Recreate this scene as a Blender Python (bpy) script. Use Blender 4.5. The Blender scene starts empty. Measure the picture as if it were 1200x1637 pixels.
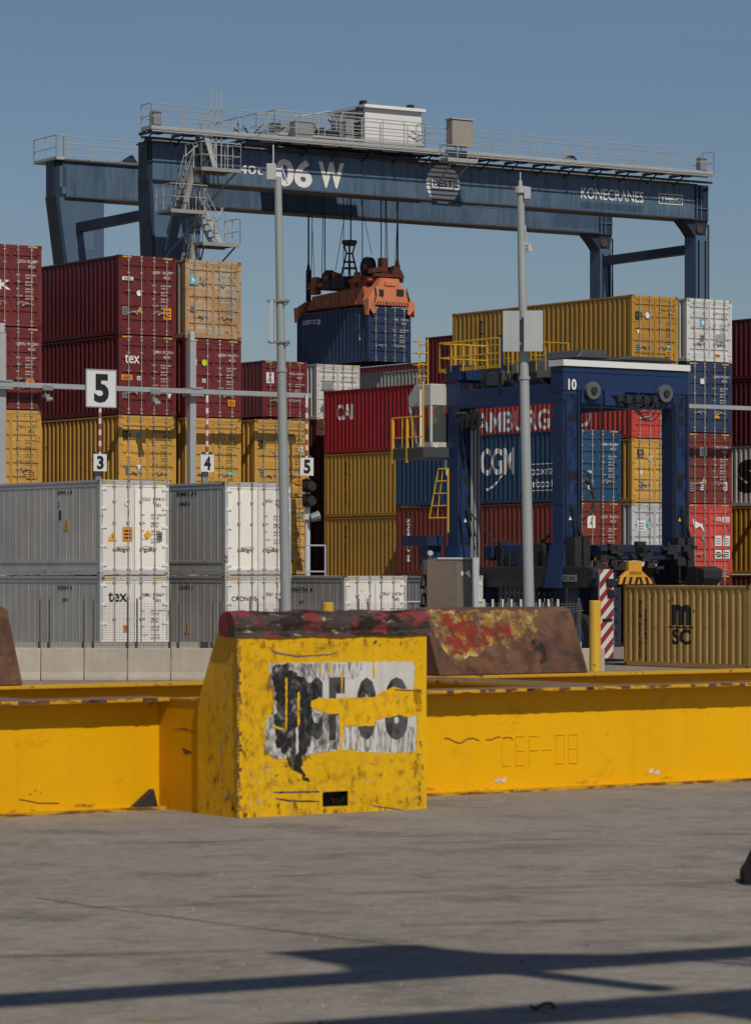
import bpy, bmesh, math, random
from math import radians, sin, cos, tan, pi
from mathutils import Vector, Matrix
random.seed(7)
S = bpy.context.scene
# ---------------------------------------------------------------- camera
F = 5200.0; HZ = 915.0; EYE = 3.0            # focal length and eye level in photo pixels, eye height in metres
cam = bpy.data.cameras.new('camera'); camo = bpy.data.objects.new('camera', cam)
S.collection.objects.link(camo); S.camera = camo
camo.location = (0, 0, EYE); camo.rotation_euler = (radians(90), 0, 0)
cam.sensor_fit = 'VERTICAL'; cam.sensor_height = 36; cam.sensor_width = 36
cam.lens = F / 1637 * 36; cam.shift_y = (HZ - 818.5) / 1637
cam.clip_start = 1; cam.clip_end = 6000
cam.dof.use_dof = True; cam.dof.focus_distance = 115; cam.dof.aperture_fstop = 4.0
# ---------------------------------------------------------------- world, sun, exposure
A = radians(35)                               # the yard's long axis, turned from the view
PSI = radians(11); EL = radians(47)
sx = cos(PSI) * sin(A) - sin(PSI) * cos(A); sy = -cos(PSI) * cos(A) - sin(PSI) * sin(A)
SUN = Vector((sx * cos(EL), sy * cos(EL), sin(EL)))
W = bpy.data.worlds.new('World'); S.world = W; W.use_nodes = True
nt = W.node_tree; bg = nt.nodes['Background']
sky = nt.nodes.new('ShaderNodeTexSky'); sky.sky_type = 'NISHITA'; sky.sun_disc = False
sky.sun_elevation = EL; sky.sun_rotation = math.atan2(SUN.x, SUN.y)
sky.air_density = 1.0; sky.dust_density = 0.5; sky.ozone_density = 4.5; sky.altitude = 0
tint = nt.nodes.new('ShaderNodeMix'); tint.data_type = 'RGBA'; tint.blend_type = 'MULTIPLY'; tint.inputs[0].default_value = 1
tint.inputs[7].default_value = (1.0, .98, .99, 1)
wn = nt.nodes.new('ShaderNodeTexNoise'); wt = nt.nodes.new('ShaderNodeTexCoord'); wm_ = nt.nodes.new('ShaderNodeMapping'); wm_.inputs['Scale'].default_value = (1.5, 1.5, 9); wm_.inputs['Rotation'].default_value = (0, radians(8), 0)
nt.links.new(wt.outputs['Generated'], wm_.inputs[0]); nt.links.new(wm_.outputs[0], wn.inputs['Vector']); wn.inputs['Scale'].default_value = 2.6; wn.inputs['Detail'].default_value = 6
wr = nt.nodes.new('ShaderNodeMapRange'); wr.inputs['From Min'].default_value = .44; wr.inputs['From Max'].default_value = .8; wr.inputs['To Max'].default_value = .34; nt.links.new(wn.outputs['Fac'], wr.inputs[0])
cl = nt.nodes.new('ShaderNodeMix'); cl.data_type = 'RGBA'; cl.inputs[7].default_value = (4.3, 4.9, 6.3, 1)        # faint high cirrus
sp_ = nt.nodes.new('ShaderNodeSeparateXYZ'); nt.links.new(wt.outputs['Generated'], sp_.inputs[0]); lo = nt.nodes.new('ShaderNodeMapRange'); lo.inputs['From Min'].default_value = .45; lo.inputs['From Max'].default_value = .2
nt.links.new(sp_.outputs['Z'], lo.inputs[0]); mm = nt.nodes.new('ShaderNodeMath'); mm.operation = 'MULTIPLY'; nt.links.new(wr.outputs[0], mm.inputs[0]); nt.links.new(lo.outputs[0], mm.inputs[1])
nt.links.new(sky.outputs[0], tint.inputs[6]); nt.links.new(tint.outputs[2], cl.inputs[6]); nt.links.new(mm.outputs[0], cl.inputs[0])
nt.links.new(cl.outputs[2], bg.inputs[0]); bg.inputs[1].default_value = 0.074
sl = bpy.data.lights.new('sun', 'SUN'); sl.energy = 4.7; sl.angle = radians(0.6); sl.color = (1, .92, .80)
so = bpy.data.objects.new('sun', sl); S.collection.objects.link(so)
so.rotation_euler = SUN.to_track_quat('Z', 'Y').to_euler()
S.view_settings.view_transform = 'Standard'; S.view_settings.look = 'None'
S.cycles.transparent_max_bounces = 32; S.view_settings.gamma = 1; S.view_settings.exposure = -0.55
# ---------------------------------------------------------------- helpers
C = S.collection
def loc(u, d, z=0.0): return Vector((d * (u - 600) / F, d, z))
class Frame:
    def __init__(s, o, a=A):
        s.o = Vector((o[0], o[1], 0)); s.a = a
        s.w = Vector((cos(a), sin(a), 0)); s.l = Vector((-sin(a), cos(a), 0))
    def pt(s, x, y, z=0): return s.o + s.w * x + s.l * y + Vector((0, 0, z))
    def x_at(s, u, y=0):                      # the x where the line y = const is seen at column u
        k = (u - 600) / F; b = s.o + s.l * y
        return (k * b.y - b.x) / (s.w.x - k * s.w.y)
    def xz(s, u, v, y=0):
        x = s.x_at(u, y); d = s.pt(x, y).y
        return x, EYE + (HZ - v) * d / F
    def y_at(s, u, x=0):
        k = (u - 600) / F; b = s.o + s.w * x
        return (k * b.y - b.x) / (s.l.x - k * s.l.y)
class MB:
    def __init__(s): s.v = []; s.f = []; s.m = []; s.cm = 0
    def add(s, vs, fs, M=None):
        n = len(s.v)
        s.v += [tuple(M @ Vector(p)) if M else tuple(p) for p in vs]
        for f in fs: s.f.append([i + n for i in f]); s.m.append(s.cm)
        return s
    def box(s, x0, x1, y0, y1, z0, z1, M=None):
        vs = [(x, y, z) for z in (z0, z1) for y in (y0, y1) for x in (x0, x1)]
        return s.add(vs, [(0, 2, 3, 1), (4, 5, 7, 6), (0, 1, 5, 4), (2, 6, 7, 3), (0, 4, 6, 2), (1, 3, 7, 5)], M)
    def sheet(s, x0, x1, y, z0, z1): return s.add([(x0, y, z0), (x1, y, z0), (x1, y, z1), (x0, y, z1)], [(0, 1, 2, 3)])
    def top(s, x0, x1, y0, y1, z): return s.add([(x0, y0, z), (x1, y0, z), (x1, y1, z), (x0, y1, z)], [(0, 1, 2, 3)])
    def cyl(s, p0, p1, r0, r1=None, n=8, caps=True):
        r1 = r0 if r1 is None else r1
        p0 = Vector(p0); p1 = Vector(p1); d = p1 - p0
        if d.length < 1e-6: return s
        q = d.to_track_quat('Z', 'Y').to_matrix()
        vs = []
        for p, r in ((p0, r0), (p1, r1)):
            for i in range(n):
                a = 2 * pi * i / n; vs.append(p + q @ Vector((r * cos(a), r * sin(a), 0)))
        fs = [(i, (i + 1) % n, n + (i + 1) % n, n + i) for i in range(n)]
        if caps: fs += [tuple(range(n))[::-1], tuple(range(n, 2 * n))]
        return s.add(vs, fs)
    def bar(s, p0, p1, a, b, up=(0, 0, 1)):   # rectangular bar, a = thickness across, b = along up
        p0 = Vector(p0); p1 = Vector(p1); d = (p1 - p0).normalized()
        u = Vector(up); r = d.cross(u)
        if r.length < 1e-4: r = d.cross(Vector((0, 1, 0)))
        r.normalize(); u = r.cross(d)
        vs = []
        for p in (p0, p1):
            for i, j in ((-1, -1), (1, -1), (1, 1), (-1, 1)): vs.append(p + r * a / 2 * i + u * b / 2 * j)
        return s.add(vs, [(0, 1, 2, 3)[::-1], (4, 5, 6, 7), (0, 1, 5, 4), (1, 2, 6, 5), (2, 3, 7, 6), (3, 0, 4, 7)])
    def path(s, pts, r, n=6):
        for a, b in zip(pts, pts[1:]): s.cyl(a, b, r, n=n)
        return s
    def prism(s, poly, v):                    # polygon (3D points) pushed along v
        n = len(poly); v = Vector(v); vs = [Vector(p) for p in poly] + [Vector(p) + v for p in poly]
        fs = [tuple(range(n)), tuple(range(n, 2 * n))[::-1]] + [(i, n + i, n + (i + 1) % n, (i + 1) % n) for i in range(n)]
        return s.add(vs, fs)
    def text(s, st, M, x0, z0, w, h, bold=0.0, corr=None):
        v, f, bb = text_geo(st, bold)
        kx = w / (bb[1] - bb[0]) if w else h / (bb[3] - bb[2]); kz = h / (bb[3] - bb[2])
        vs = [((p[0] - bb[0]) * kx + x0, (p[1] - bb[2]) * kz + z0, 0) for p in v]
        return s.add(vs, f, M)
    def build(s, name, mats, parent=None, bevel=0, smooth=False, fix=True):
        me = bpy.data.meshes.new(name); me.from_pydata(s.v, [], s.f)
        if not isinstance(mats, (list, tuple)): mats = [mats]
        for m in mats: me.materials.append(m)
        if len(mats) > 1: me.polygons.foreach_set('material_index', s.m)
        if bevel or fix:
            bm = bmesh.new(); bm.from_mesh(me)
            if fix: bmesh.ops.recalc_face_normals(bm, faces=bm.faces)
            if bevel:
                es = [e for e in bm.edges if len(e.link_faces) == 2 and e.calc_face_angle(0) > .6]
                bmesh.ops.bevel(bm, geom=es, offset=bevel, segments=1, affect='EDGES', profile=.5)
            bm.to_mesh(me); bm.free()
        if smooth:
            for p in me.polygons: p.use_smooth = True
        me.update(); return link(name, me, parent)
def link(name, me, parent=None, mat=None):
    o = bpy.data.objects.new(name, me); C.objects.link(o)
    if parent: o.parent = parent
    if mat is not None:
        if not me.materials: me.materials.append(None)
        o.material_slots[0].link = 'OBJECT'; o.material_slots[0].material = mat
    return o
def thing(name, label, cat, p=(0, 0, 0), a=0.0, group=None):
    o = bpy.data.objects.new(name, None); C.objects.link(o); o.empty_display_size = .3
    o.location = p; o.rotation_euler = (0, 0, a); tag(o, label, cat, group); return o
def tag(o, label, cat, group=None, kind=None):
    if label: o['label'] = label
    if cat: o['category'] = cat
    if group: o['group'] = group
    if kind: o['kind'] = kind
    return o
_tg = {}
def text_geo(st, bold=0.0):
    k = (st, bold)
    if k not in _tg:
        cu = bpy.data.curves.new('t', 'FONT'); cu.body = st; cu.size = 1; cu.offset = bold; cu.resolution_u = 3
        ob = bpy.data.objects.new('t', cu)
        me = bpy.data.meshes.new_from_object(ob)
        v = [tuple(x.co) for x in me.vertices]; f = [tuple(p.vertices) for p in me.polygons]
        xs = [p[0] for p in v]; ys = [p[1] for p in v]
        _tg[k] = (v, f, (min(xs), max(xs), min(ys), max(ys)))
        bpy.data.objects.remove(ob); bpy.data.curves.remove(cu); bpy.data.meshes.remove(me)
    return _tg[k]
def MD(y=-.004): return Matrix(((1, 0, 0, 0), (0, 0, -1, y), (0, 1, 0, 0), (0, 0, 0, 1)))          # onto a face looking to -y
def MS(x=-.004): return Matrix(((0, 0, -1, x), (-1, 0, 0, 0), (0, 1, 0, 0), (0, 0, 0, 1)))         # onto a face looking to -x (text x = -y)
# ---------------------------------------------------------------- materials
def s2l(c): return tuple(((x / 255) / 12.92 if x / 255 <= .04045 else ((x / 255 + .055) / 1.055) ** 2.4) for x in c)
_mt = {}
def mat(col, rough=.55, metal=0.0, rust=0.0, dirt=.3, rcol=(.11, .045, .02), scale=1.0, streak=.3, second=None, second_at=.5, bump=.15, spec=.4):
    """procedural painted metal: tone drift, vertical streaks, chips of rust; `second` is an older paint showing in patches"""
    key = (col, rough, metal, rust, dirt, rcol, scale, streak, second, second_at, bump)
    if key in _mt: return _mt[key]
    m = bpy.data.materials.new('paint'); m.use_nodes = True; t = m.node_tree; N = t.nodes; L = t.links
    b = N['Principled BSDF']; b.inputs['Roughness'].default_value = rough; b.inputs['Metallic'].default_value = metal
    b.inputs['Specular IOR Level'].default_value = spec
    tc = N.new('ShaderNodeTexCoord'); oi = N.new('ShaderNodeObjectInfo')
    mul = N.new('ShaderNodeMath'); mul.operation = 'MULTIPLY'; mul.inputs[1].default_value = 53.0; L.new(oi.outputs['Random'], mul.inputs[0])
    add = N.new('ShaderNodeVectorMath'); add.operation = 'ADD'; L.new(tc.outputs['Object'], add.inputs[0]); L.new(mul.outputs[0], add.inputs[1])
    def noise(sc, det=4, rg=.6, vec=None, st=(1, 1, 1)):
        mp = N.new('ShaderNodeMapping'); mp.inputs['Scale'].default_value = st; L.new(vec or add.outputs[0], mp.inputs['Vector'])
        n = N.new('ShaderNodeTexNoise'); n.inputs['Scale'].default_value = sc * scale; n.inputs['Detail'].default_value = det
        n.inputs['Roughness'].default_value = rg; L.new(mp.outputs[0], n.inputs['Vector']); return n.outputs['Fac']
    def ramp(src, a, c):
        r = N.new('ShaderNodeMapRange'); r.inputs['From Min'].default_value = a; r.inputs['From Max'].default_value = c; r.clamp = True
        L.new(src, r.inputs['Value']); return r.outputs[0]
    def mix(fac, c1, c2):
        x = N.new('ShaderNodeMix'); x.data_type = 'RGBA'
        if isinstance(fac, float): x.inputs[0].default_value = fac
        else: L.new(fac, x.inputs[0])
        for i, c in ((6, c1), (7, c2)):
            if isinstance(c, tuple): x.inputs[i].default_value = (*c[:3], 1)
            else: L.new(c, x.inputs[i])
        return x.outputs[2]
    def scaled(f, k):
        q = N.new('ShaderNodeMath'); q.operation = 'MULTIPLY'; L.new(f, q.inputs[0]); q.inputs[1].default_value = k; return q.outputs[0]
    c = col
    if second: c = mix(ramp(noise(1.3, 6, .7), second_at - .03, second_at + .03), second, col)
    dk = tuple(x * .62 for x in col); lt = tuple(min(1, x * 1.18 + .012) for x in col)
    c = mix(scaled(ramp(noise(.45, 3), .35, .7), dirt), c, dk)
    c = mix(scaled(ramp(noise(1.6, 5), .5, .75), dirt * .8), c, lt)
    if streak: c = mix(scaled(ramp(noise(2.2, 4, .6, st=(2.5, 2.5, .16)), .5, .8), streak), c, tuple(x * .5 + .02 for x in col))
    if rust:
        r1 = ramp(noise(3.2, 8, .72), .68 - rust * .22, .72 - rust * .2)
        c = mix(r1, c, rcol)
        r2 = scaled(ramp(noise(1.7, 5, .65, st=(2, 2, .2)), .62 - rust * .1, .8), min(1, rust * 1.1))
        c = mix(r2, c, tuple(x * .5 + y * .5 for x, y in zip((.22, .10, .04), col)))
    if streak:
        hv = N.new('ShaderNodeHueSaturation'); vr = N.new('ShaderNodeMapRange'); L.new(oi.outputs['Random'], vr.inputs[0]); vr.inputs['To Min'].default_value = .90; vr.inputs['To Max'].default_value = 1.10
        L.new(vr.outputs[0], hv.inputs['Value']); L.new(c, hv.inputs['Color']); c = hv.outputs[0]
    L.new(c, b.inputs['Base Color'])
    rr = N.new('ShaderNodeMapRange'); L.new(noise(4, 4), rr.inputs['Value']); rr.inputs['To Min'].default_value = rough - .1; rr.inputs['To Max'].default_value = min(1, rough + .15)
    L.new(rr.outputs[0], b.inputs['Roughness'])
    if bump:
        bp = N.new('ShaderNodeBump'); bp.inputs['Strength'].default_value = bump; bp.inputs['Distance'].default_value = .03
        L.new(noise(3.0, 5), bp.inputs['Height']); L.new(bp.outputs[0], b.inputs['Normal'])
    _mt[key] = m; return m
def decal(col, lo=.5, hi=.56, scale=6.0, st=(1, 1, 1), rot=0.0, rough=.7, col2=None, amt=1.0):
    """worn paint, soot or rust that covers its patch only in broken flecks"""
    m = bpy.data.materials.new('worn layer'); m.use_nodes = True; t = m.node_tree; N = t.nodes; L = t.links; b = N['Principled BSDF']; out = N['Material Output']
    b.inputs['Base Color'].default_value = (*col, 1); b.inputs['Roughness'].default_value = rough; b.inputs['Specular IOR Level'].default_value = .25
    tc = N.new('ShaderNodeTexCoord'); mp = N.new('ShaderNodeMapping'); mp.inputs['Rotation'].default_value = (0, rot, 0); mp.inputs['Scale'].default_value = st; L.new(tc.outputs['Object'], mp.inputs[0])
    n = N.new('ShaderNodeTexNoise'); n.inputs['Scale'].default_value = scale; n.inputs['Detail'].default_value = 10; n.inputs['Roughness'].default_value = .72; L.new(mp.outputs[0], n.inputs['Vector'])
    r = N.new('ShaderNodeMapRange'); r.inputs['From Min'].default_value = lo; r.inputs['From Max'].default_value = hi; L.new(n.outputs['Fac'], r.inputs[0]); r.inputs['To Max'].default_value = amt
    if col2:
        n2 = N.new('ShaderNodeTexNoise'); n2.inputs['Scale'].default_value = scale * 1.7; n2.inputs['Detail'].default_value = 8; L.new(mp.outputs[0], n2.inputs['Vector'])
        r2 = N.new('ShaderNodeMapRange'); r2.inputs['From Min'].default_value = .45; r2.inputs['From Max'].default_value = .6; L.new(n2.outputs['Fac'], r2.inputs[0])
        x = N.new('ShaderNodeMix'); x.data_type = 'RGBA'; L.new(r2.outputs[0], x.inputs[0]); x.inputs[6].default_value = (*col, 1); x.inputs[7].default_value = (*col2, 1); L.new(x.outputs[2], b.inputs['Base Color'])
    tr = N.new('ShaderNodeBsdfTransparent'); mx = N.new('ShaderNodeMixShader'); L.new(r.outputs[0], mx.inputs[0]); L.new(tr.outputs[0], mx.inputs[1]); L.new(b.outputs[0], mx.inputs[2]); L.new(mx.outputs[0], out.inputs[0]); return m
def plain(col, rough=.6, metal=0.0): return mat(col, rough, metal, 0, .12, streak=0, bump=0)
MAROON = (.135, .018, .020); MAROON2 = (.165, .026, .026); RED = (.27, .014, .018); SCAR = (.50, .055, .04); BRICK = (.20, .035, .022)
YEL = (.44, .235, .035); YEL2 = (.56, .315, .065); TAN = (.45, .27, .12); NAVY = (.018, .045, .115); CMA = (.017, .062, .13); WHITE = (.62, .60, .56)
GREY = (.46, .47, .46); BROWN = (.11, .033, .024)
m_white = plain((.72, .71, .68)); m_black = plain((.012, .012, .013)); m_dark = mat((.022, .023, .026), .6, 0, .15, .3)
m_galv = mat((.36, .37, .37), .5, .3, .04, .35); m_steel = mat((.30, .31, .32), .45, .4, .1, .4)
m_rubber = mat((.015, .015, .015), .85, dirt=.5, streak=0)
m_sy = plain((.75, .38, .01)); m_so = plain((.75, .25, .01)); m_sg = plain((.03, .42, .13)); m_sgrey = plain((.22, .22, .22)); m_sw = plain((.7, .7, .7)); m_sblue = plain((.12, .42, .52))
m_gasket = plain((.02, .02, .02), .8)
m_rod = mat((.40, .37, .34), .5, .2, .25, .4)
# ---------------------------------------------------------------- shipping containers
CW = 2.438; PITCH = .31
def prof(y):
    m = (y - .16) % PITCH
    if m < .10: return 0.0
    if m < .145: return (m - .10) / .045
    if m < .265: return 1.0
    return 1 - (m - .265) / .045
def breaks(y0, y1):
    out = []; k = int((y0 - .16) / PITCH) - 1
    while .16 + k * PITCH < y1 + PITCH:
        for o in (0, .10, .145, .265):
            y = .16 + k * PITCH + o
            if y0 < y < y1: out.append(y)
        k += 1
    return out
def corr_text(st, ya, z0, w, h, bold=0, rot=False):
    """lettering on the corrugated left side: starts at y = ya (far end) and reads towards the doors"""
    v, f, bb = text_geo(st, bold)
    kx = (h if rot else w) / (bb[1] - bb[0]); ky = (w if rot else h) / (bb[3] - bb[2])
    vs = []
    for p in v:
        a = (p[0] - bb[0]) * kx; b = (p[1] - bb[2]) * ky
        if rot: vs.append((ya - w + b, z0 + a))       # reads bottom to top, turned a quarter
        else: vs.append((ya - a, z0 + b))
    return conform(vs, f)
def corr_text_stack(st, ya, z1, w, h, bold=0):        # letters one below another
    V = []; Fc = []
    for i, ch in enumerate(st):
        if ch == ' ': continue
        v, f = corr_text(ch, ya, z1 - (i + 1) * h * 1.25, w, h, bold)
        n = len(V); V += v; Fc += [[a + n for a in q] for q in f]
    return V, Fc
def conform(vs, f):
    bm = bmesh.new(); bv = [bm.verts.new((0, y, z)) for y, z in vs]
    for q in f:
        try: bm.faces.new([bv[i] for i in q])
        except ValueError: pass
    ys = [y for y, z in vs]
    for y in breaks(min(ys), max(ys)):
        bmesh.ops.bisect_plane(bm, geom=bm.verts[:] + bm.edges[:] + bm.faces[:], plane_co=(0, y, 0), plane_no=(0, 1, 0))
    bm.verts.index_update()
    V = [(.010 + .036 * prof(v.co.y) - .003, v.co.y, v.co.z) for v in bm.verts]
    Fc = [[v.index for v in q.verts] for q in bm.faces]; bm.free(); return V, Fc
_cm = {}
def cmesh(key, fn, **k):
    if key not in _cm:
        o = fn().build(key[0], [None], **k); _cm[key] = o.data; bpy.data.objects.remove(o)
    return _cm[key]
def f_side(L, H, right=False, smooth=False):
    b = MB(); z0 = .16; z1 = H - .06
    if smooth:
        b.box(.018, .05, .13, L - .1, z0, z1)
        y = .45
        while y < L - .3: b.box(.010, .02, y, y + .022, z0 + .30, z1 - .14); y += .40
        b.box(.004, .02, .13, L - .1, z0 + .22, z0 + .30); b.box(.006, .02, .13, L - .1, z1 - .14, z1 - .1)
    else:
        ys = [.13] + [y for y in breaks(.13, L - .13)] + [L - .13]
        vs = []
        for y in ys: x = .010 + .036 * prof(y); vs += [(x, y, z0), (x, y, z1)]
        b.add(vs, [(2 * i, 2 * i + 2, 2 * i + 3, 2 * i + 1) for i in range(len(ys) - 1)])
    if right: b.v = [(CW - x, y, z) for x, y, z in b.v]
    return b
def f_frame(L, H):
    b = MB(); p = .11
    for x0 in (0.004, CW - p - .004):
        b.box(x0, x0 + p, .004, .15, .1, H - .1); b.box(x0, x0 + p, L - .13, L - .004, .1, H - .1)
    for x0, x1 in ((0.0, .06), (CW - .06, CW)):
        b.box(x0, x1, .15, L - .15, .02, .165); b.box(x0, x1, .15, L - .15, H - .075, H - .012)
    b.box(.1, CW - .1, .006, .12, .025, .155); b.box(.1, CW - .1, .008, .13, H - .135, H - .01)
    b.box(.1, CW - .1, L - .12, L - .006, .025, .155); b.box(.1, CW - .1, L - .12, L - .006, H - .12, H - .01)
    for k in range(1, int(L / .6)): b.box(.06, CW - .06, k * .6, k * .6 + .05, .05, .15)
    return b
def f_roof(L, H):
    b = MB(); ys = [.13 + i * .105 for i in range(int((L - .26) / .105) + 1)]; vs = []
    for i, y in enumerate(ys): z = H - .03 + (.015 if i % 4 < 2 else 0); vs += [(.06, y, z), (CW - .06, y, z)]
    b.add(vs, [(2 * i, 2 * i + 1, 2 * i + 3, 2 * i + 2) for i in range(len(ys) - 1)])
    return b
def f_front(L, H):
    b = MB(); n = 9; vs = []; xs = []
    x = .11
    while x < CW - .11: xs += [(x, 0), (x + .1, 0), (x + .13, .04), (x + .22, .04)]; x += .25
    xs = [q for q in xs if q[0] < CW - .11] + [(CW - .11, 0)]
    for x, dy in xs: vs += [(x, L - .02 - dy, .15), (x, L - .02 - dy, H - .12)]
    b.add(vs, [(2 * i, 2 * i + 1, 2 * i + 3, 2 * i + 2) for i in range(len(xs) - 1)])
    b.box(.06, CW - .06, .2, L - .2, .15, .18); return b
def f_cast():
    b = MB(); 
    def ring(M):
        o = [(0, 0), (.17, 0), (.17, .118), (0, .118)]; i = [(.05, .03), (.12, .03), (.12, .088), (.05, .088)]
        vs = [(x, y, 0) for x, y in o] + [(x, y, 0) for x, y in i] + [(x, y, -.03) for x, y in i]
        fs = [(k, (k + 1) % 4, 4 + (k + 1) % 4, 4 + k) for k in range(4)] + [(4 + k, 4 + (k + 1) % 4, 8 + (k + 1) % 4, 8 + k) for k in range(4)] + [(8, 9, 10, 11)]
        b.add(vs, fs, M)
    ring(MD(0)); ring(Matrix(((0, 0, -1, 0), (-1, 0, 0, .17), (0, 1, 0, 0), (0, 0, 0, 1))))
    b.add([(0, 0, 0), (.17, 0, 0), (.17, .17, 0), (0, .17, 0), (0, 0, .118), (.17, 0, .118), (.17, .17, .118), (0, .17, .118)], [(3, 2, 1, 0), (4, 5, 6, 7), (2, 3, 7, 6), (1, 2, 6, 5)])
    return b
DW = 1.105
def f_door(H, flat=False):
    b = MB(); h = H - .30
    b.box(0, .07, .02, .075, 0, h); b.box(DW - .06, DW, .02, .075, 0, h); b.box(.07, DW - .06, .02, .075, 0, .07); b.box(.07, DW - .06, .02, .075, h - .07, h)
    if flat: b.box(.07, DW - .06, .035, .075, .07, h - .07)
    else:
        n = 5; seg = (h - .14) / n; pr = [(.07, .03)]
        for i in range(n):
            z = .07 + i * seg
            pr += [(z + seg * .30, .03), (z + seg * .36, .068), (z + seg * .62, .068), (z + seg * .68, .03)]
        pr += [(h - .07, .03)]
        if True:
            vs = []
            for z, y in pr: vs += [(.07, y, z), (DW - .06, y, z)]
            b.add(vs, [(2 * i, 2 * i + 1, 2 * i + 3, 2 * i + 2) for i in range(len(pr) - 1)])
    return b
def f_hinge(H, flat=False):
    b = MB(); h = H - .30; w = .13 if flat else .09
    for k in range(5 if flat else 4):
        z = .12 + k * (h - .3) / (4 if flat else 3)
        b.box(-.075, w, -.004, .022, z, z + .075); b.cyl((-.03, -.004, z - .01), (-.03, -.004, z + .085), .017, n=6)
    return b
def f_rod(H):
    b = MB(); h = H - .30
    b.cyl((0, -.018, -.13), (0, -.018, h + .13), .017, n=6)
    for z in (.02, h * .24, h * .55, h * .8, h - .06): b.box(-.05, .05, -.03, .03, z, z + .045)
    for z in (-.12, h + .075): b.box(-.045, .045, -.03, .01, z, z + .045)
    return b
def f_handle(s):
    b = MB(); b.path([(0, -.04, .0), (.06 * s, -.045, .03), (.2 * s, -.045, .035), (.34 * s, -.045, -.01)], .014, 5)
    b.box(min(.3 * s, .38 * s), max(.3 * s, .38 * s), -.03, .02, -.05, .03); b.box(-.03, .03, -.05, .0, -.03, .03)
    return b
def f_strip():
    b = MB(); b.box(0, .40, -.003, .0, 0, .055); b.cm = 1
    for k in range(5): x = .01 + k * .08; b.prism([(x, -.0035, .004), (x + .035, -.0035, .004), (x + .065, -.0035, .051), (x + .03, -.0035, .051)], (0, -.002, 0))
    return b
m_hazy = plain((.55, .34, .03)); m_hazw = plain((.5, .45, .35))
DATA = ['MAX GROSS 32500 KGS', '71650 LBS', 'TARE 3860 KGS', '8510 LBS', 'NET 28640 KGS', '63140 LBS', 'CU.CAP 76.3 CU.M', '2694 CU.FT']
def door_marks(b, number, H, code='45G1', lines=8, x=1.45, big=.095):
    M = MD(.013)
    a, n = number.split(' ', 1)
    b.text(a, M, x, H - .62, None, big, .004); b.text(n, M, x + .42, H - .62, None, big, .004)
    b.text(code, M, x + .45, H - .80, None, big, .004)
    z = H - 1.08
    for k in range(lines):
        s = DATA[k % 8]; p = s.split(' ', 1) if k % 2 == 0 else ('', s)
        if p[0]: b.text(p[0], M, x - .02, z, None, .05, .008)
        b.text(p[1], M, x + .34, z, None, .05, .008)
        z -= .095 if k % 2 == 0 else .15
def container(fr, x, y, z, L, H, col, label, name_kind='dry', number='TCNU 284617 3', mk=None, side=None, dec=(), strip=True,
              rust=.30, cat='shipping container', group='containers stacked in the terminal yard', ink=None, code=None, far=False, body=None, second=None):
    reef = name_kind == 'reefer'
    col_m = body or mat(col, .5, 0, rust, .5, second=second, streak=.42)
    p = fr.pt(x, y, z) if fr else Vector((x, y, z))
    t = thing('refrigerated_container' if reef else 'shipping_container', label, cat, p, fr.a if fr else A, group)
    kd = {}
    link('frame', cmesh(('frame', L, H), lambda: f_frame(L, H)), t, col_m if not reef else mat(GREY, .55, 0, rust + .1, .5))
    sm = mat((.52, .54, .56), .5, 0, rust * .6, .5) if reef and not body else col_m
    link('side_panel', cmesh(('side_panel', L, H, 0, reef), lambda: f_side(L, H, False, reef)), t, sm)
    link('side_panel', cmesh(('side_panel', L, H, 1, reef), lambda: f_side(L, H, True, reef)), t, sm)
    link('roof', cmesh(('roof', L, H), lambda: f_roof(L, H)), t, col_m)
    link('front_wall', cmesh(('front_wall', L, H), lambda: f_front(L, H)), t, col_m)
    cm = cmesh(('corner_casting',), f_cast)
    cmat = mat(tuple(c * .7 for c in col), .6, 0, min(.8, rust + .35), .5)
    for ix in (0, 1):
        for iy in (0, 1):
            for iz in (0, 1):
                o = link('corner_casting', cm, t, cmat)
                o.location = (ix * CW + (.003 if ix else -.003), iy * L + (.003 if iy else -.003), H - .118 if iz else 0.0)
                o.scale = (-1 if ix else 1, -1 if iy else 1, 1)
    for i in (0, 1):
        d = link('door', cmesh(('door', H, reef), lambda: f_door(H, reef)), t, col_m)
        d.location = ((.11 + .002, 0, .16), (CW - .112, 0, .16))[i]; d.scale = (1 if i == 0 else -1, 1, 1)
        hg = link('hinge', cmesh(('hinge', H, reef), lambda: f_hinge(H, reef)), d, col_m)
        for k, rx in enumerate((.30, .84) if not reef else (.40, .88)):
            r = link('lock_rod', cmesh(('lock_rod', H), lambda: f_rod(H)), d, m_rod if not reef else mat((.5, .45, .4), .5, .2, .35, .4)); r.location = (rx, 0, 0)
            h = link('handle', cmesh(('handle', k), lambda: f_handle(1 if k == 0 else -1)), d, m_rod); h.location = (rx, 0, H * .22 + .05 * k)
    gb = MB(); gb.box(CW / 2 - .006, CW / 2 + .006, .012, .06, .17, H - .15); gb.build('gasket', m_gasket, t)
    if strip:
        for i in (0, 1):
            s = link('warning_strip', cmesh(('warning_strip',), f_strip), t)
            s.data.materials.clear(); s.data.materials.append(m_hazy); s.data.materials.append(m_black)
            s.location = (.14 if i == 0 else CW - .54, .005, H - .09)
    mb = MB(); ik = ink or m_white
    if number: door_marks(mb, number, H, code or ('45R1' if reef else '45G1' if H > 2.7 else '42G1'), lines=0 if far else 8)
    if mk: mk(mb, H)
    if mb.v: mb.build('marking', ik, t, fix=False)
    if side:
        V, Fc = side(L, H); sb = MB(); sb.add(V, Fc); sb.build('side_lettering', ik, t, fix=False)
    for q in dec: q(t, H)
    return t
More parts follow.
